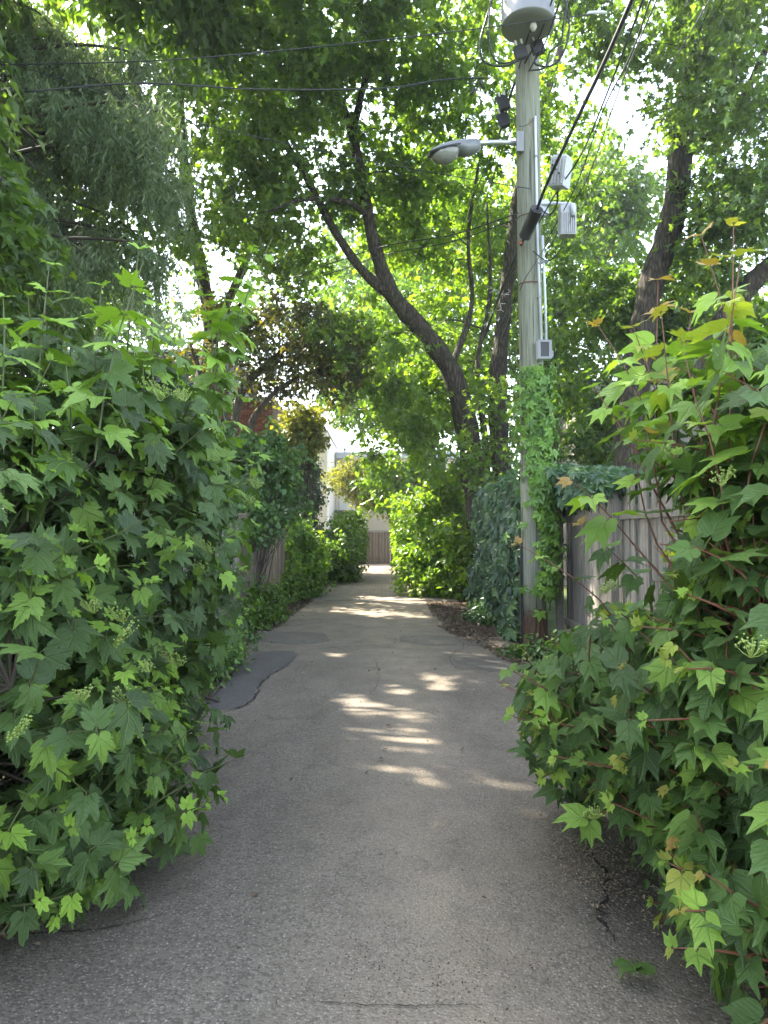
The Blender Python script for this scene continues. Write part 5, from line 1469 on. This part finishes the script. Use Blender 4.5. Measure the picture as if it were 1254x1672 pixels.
scatter('leaf_litter', 'brown leaf and bark litter along the right edge of the lane', 7000, lit_right, .046, 'litter', T_SIMPLE, 'litter', .022)
scatter('leaf_litter', 'brown litter along the foot of the left fence', 4000, lit_left, .04, 'litter', T_SIMPLE, 'litter', .022)
scatter('leaf_litter', 'dead leaf bits in the shade under the right bush', 900, lit_nearr, .025, 'litter', T_SIMPLE, 'litter', .022)
scatter('leaf_litter', 'pale dead leaf bits at the lower left edge of the asphalt', 120, lit_corner, .03, 'litter', T_SIMPLE, 'litter', .035, tint=(.95, .1))
def lit_edge_patch(n):
    return np.stack([rng.normal(1.02, .13, n), rng.normal(3.45, .28, n), rng.random(n) * 0], 1)
def lit_mid_patch(n):
    return np.stack([rng.normal(.12, .22, n), rng.normal(2.55, .14, n), rng.random(n) * 0], 1)
scatter('dry_litter', 'pale straw-coloured litter heaped on the asphalt beside the right crack', 1500, lit_edge_patch, .014, 'litter', T_SIMPLE, 'litter', .046, tint=(.9, .15))
scatter('dark_grit', 'dark crumbs in the middle of the lane nearest the bottom edge', 500, lit_mid_patch, .009, 'litter', T_SIMPLE, 'grit', .050, tint=(.05, .1))
def lit_any(n):
    y = rng.uniform(3, 15, n); return np.stack([rng.normal(-.2, .9, n).clip(-1.6, 1.4), y, y * 0], 1)
scatter('fallen_bits', 'scattered small dead leaves and twig bits lying along the lane', 130, lit_any, .035, 'litter', T_OVAL, 'litter', .052, flat=.3)
scatter('road_grit', 'loose dark grit and seeds scattered over the asphalt', 1400, lit_road, .012, 'litter', T_SIMPLE, 'grit', .05, tint=(.05, .1))

# weeds along the crumbling verges
small_shrub('weeds', 'thin line of weeds along the left edge of the lane before the dark patch', [W(-1.78, 6.2, .06, .12, 1.0, .12), W(-1.9, 9.6, .08, .15, 1.0, .16)], 60, 14, .055, 'weed', T_OVAL, R_=.10, tint=.5, base=(-1.8, 6.4), cat='weeds')
small_shrub('weeds', 'low weeds growing out of the crack under the right bush', [W(1.38, 3.3, .05, .14, .7, .10), W(1.65, 5.6, .06, .15, .8, .12)], 60, 14, .05, 'weed', T_OVAL, R_=.09, tint=.45, base=(1.4, 3.4), cat='weeds')
ck = MB()
for i in range(160):
    sd = random.random() < .5; y = random.uniform(3, 15); e_ = float(np.interp(y, [a for a, b in (Lx if sd else Rx)], [b for a, b in (Lx if sd else Rx)]))
    q = (e_ + random.gauss(0, .06), y, .022); r_ = random.uniform(.008, .028)
    ck.box(q, (r_ * 2, r_ * 1.6, r_), rot=Matrix.Rotation(random.uniform(0, 3), 3, 'Z'), jit=r_ * .25)
tag(ck.build('asphalt_crumbs', M['asphalt']), 'crumbled bits of asphalt along both edges of the lane', 'rubble', kind='stuff')
# weeds at the lower left
small_shrub('weeds', 'small grass tufts at the asphalt edge under the left bush', [W(-1.55, 3.05, .05, .14, .18, .08)], 26, 14, .06, 'weed', T_OVAL, R_=.08, tint=.5, base=(-1.55, 3.05), cat='weeds')

# two fallen leaves by the right bush, one dry leaf
for (px, py, rz, ti, sz, lab) in ((1022, 1598, 2.4, .55, .085, 'fallen green leaf with its stalk on the asphalt, the left one by the right bush'), (1052, 1612, 1.1, .35, .09, 'fallen dark green leaf on the asphalt, the right one by the right bush')):
    x, y = gpt(px, py); me = bpy.data.meshes.new('fallen_leaf'); tp = VT_R[0]
    fill_mesh(me, tp[0] * sz, np.array([q for a in tp[1] for q in a], dtype=np.int32), np.array([len(a) for a in tp[1]], dtype=np.int32), np.full(len(tp[0]), ti), tp[2], True)
    me.materials.append(M['vib_r']); o = link('fallen_leaf', me, None, (x, y, .075)); o.rotation_euler = (.15, .1, rz); tag(o, lab, 'leaf')

# ------------------------------------------------------------------ thin haze volume added for a pale veil and lifted darks
hz = MB(); hz.box((0, 25, 8.5), (70, 80, 19))
t = NT('haze'); pvol = t.n('ShaderNodeVolumePrincipled', {'Color': (0.9, 0.95, 1.0, 1), 'Density': 0.0010, 'Anisotropy': 0.35})
t.t.links.new(pvol.outputs[0], t.out.inputs[1])
tag(hz.build('haze', t.m), kind='stuff')
cy.volume_bounces = 0

# ------------------------------------------------------------------ report
tot = sum(len(o.data.loops) - 2 * len(o.data.polygons) for o in {o.data.name: o for o in scene.objects if o.type == 'MESH'}.values())
open('/tmp/stat.txt', 'w').write(f'{tot} tris {len(scene.objects)} objects') if False else None
print('triangles', tot, 'objects', len(scene.objects))
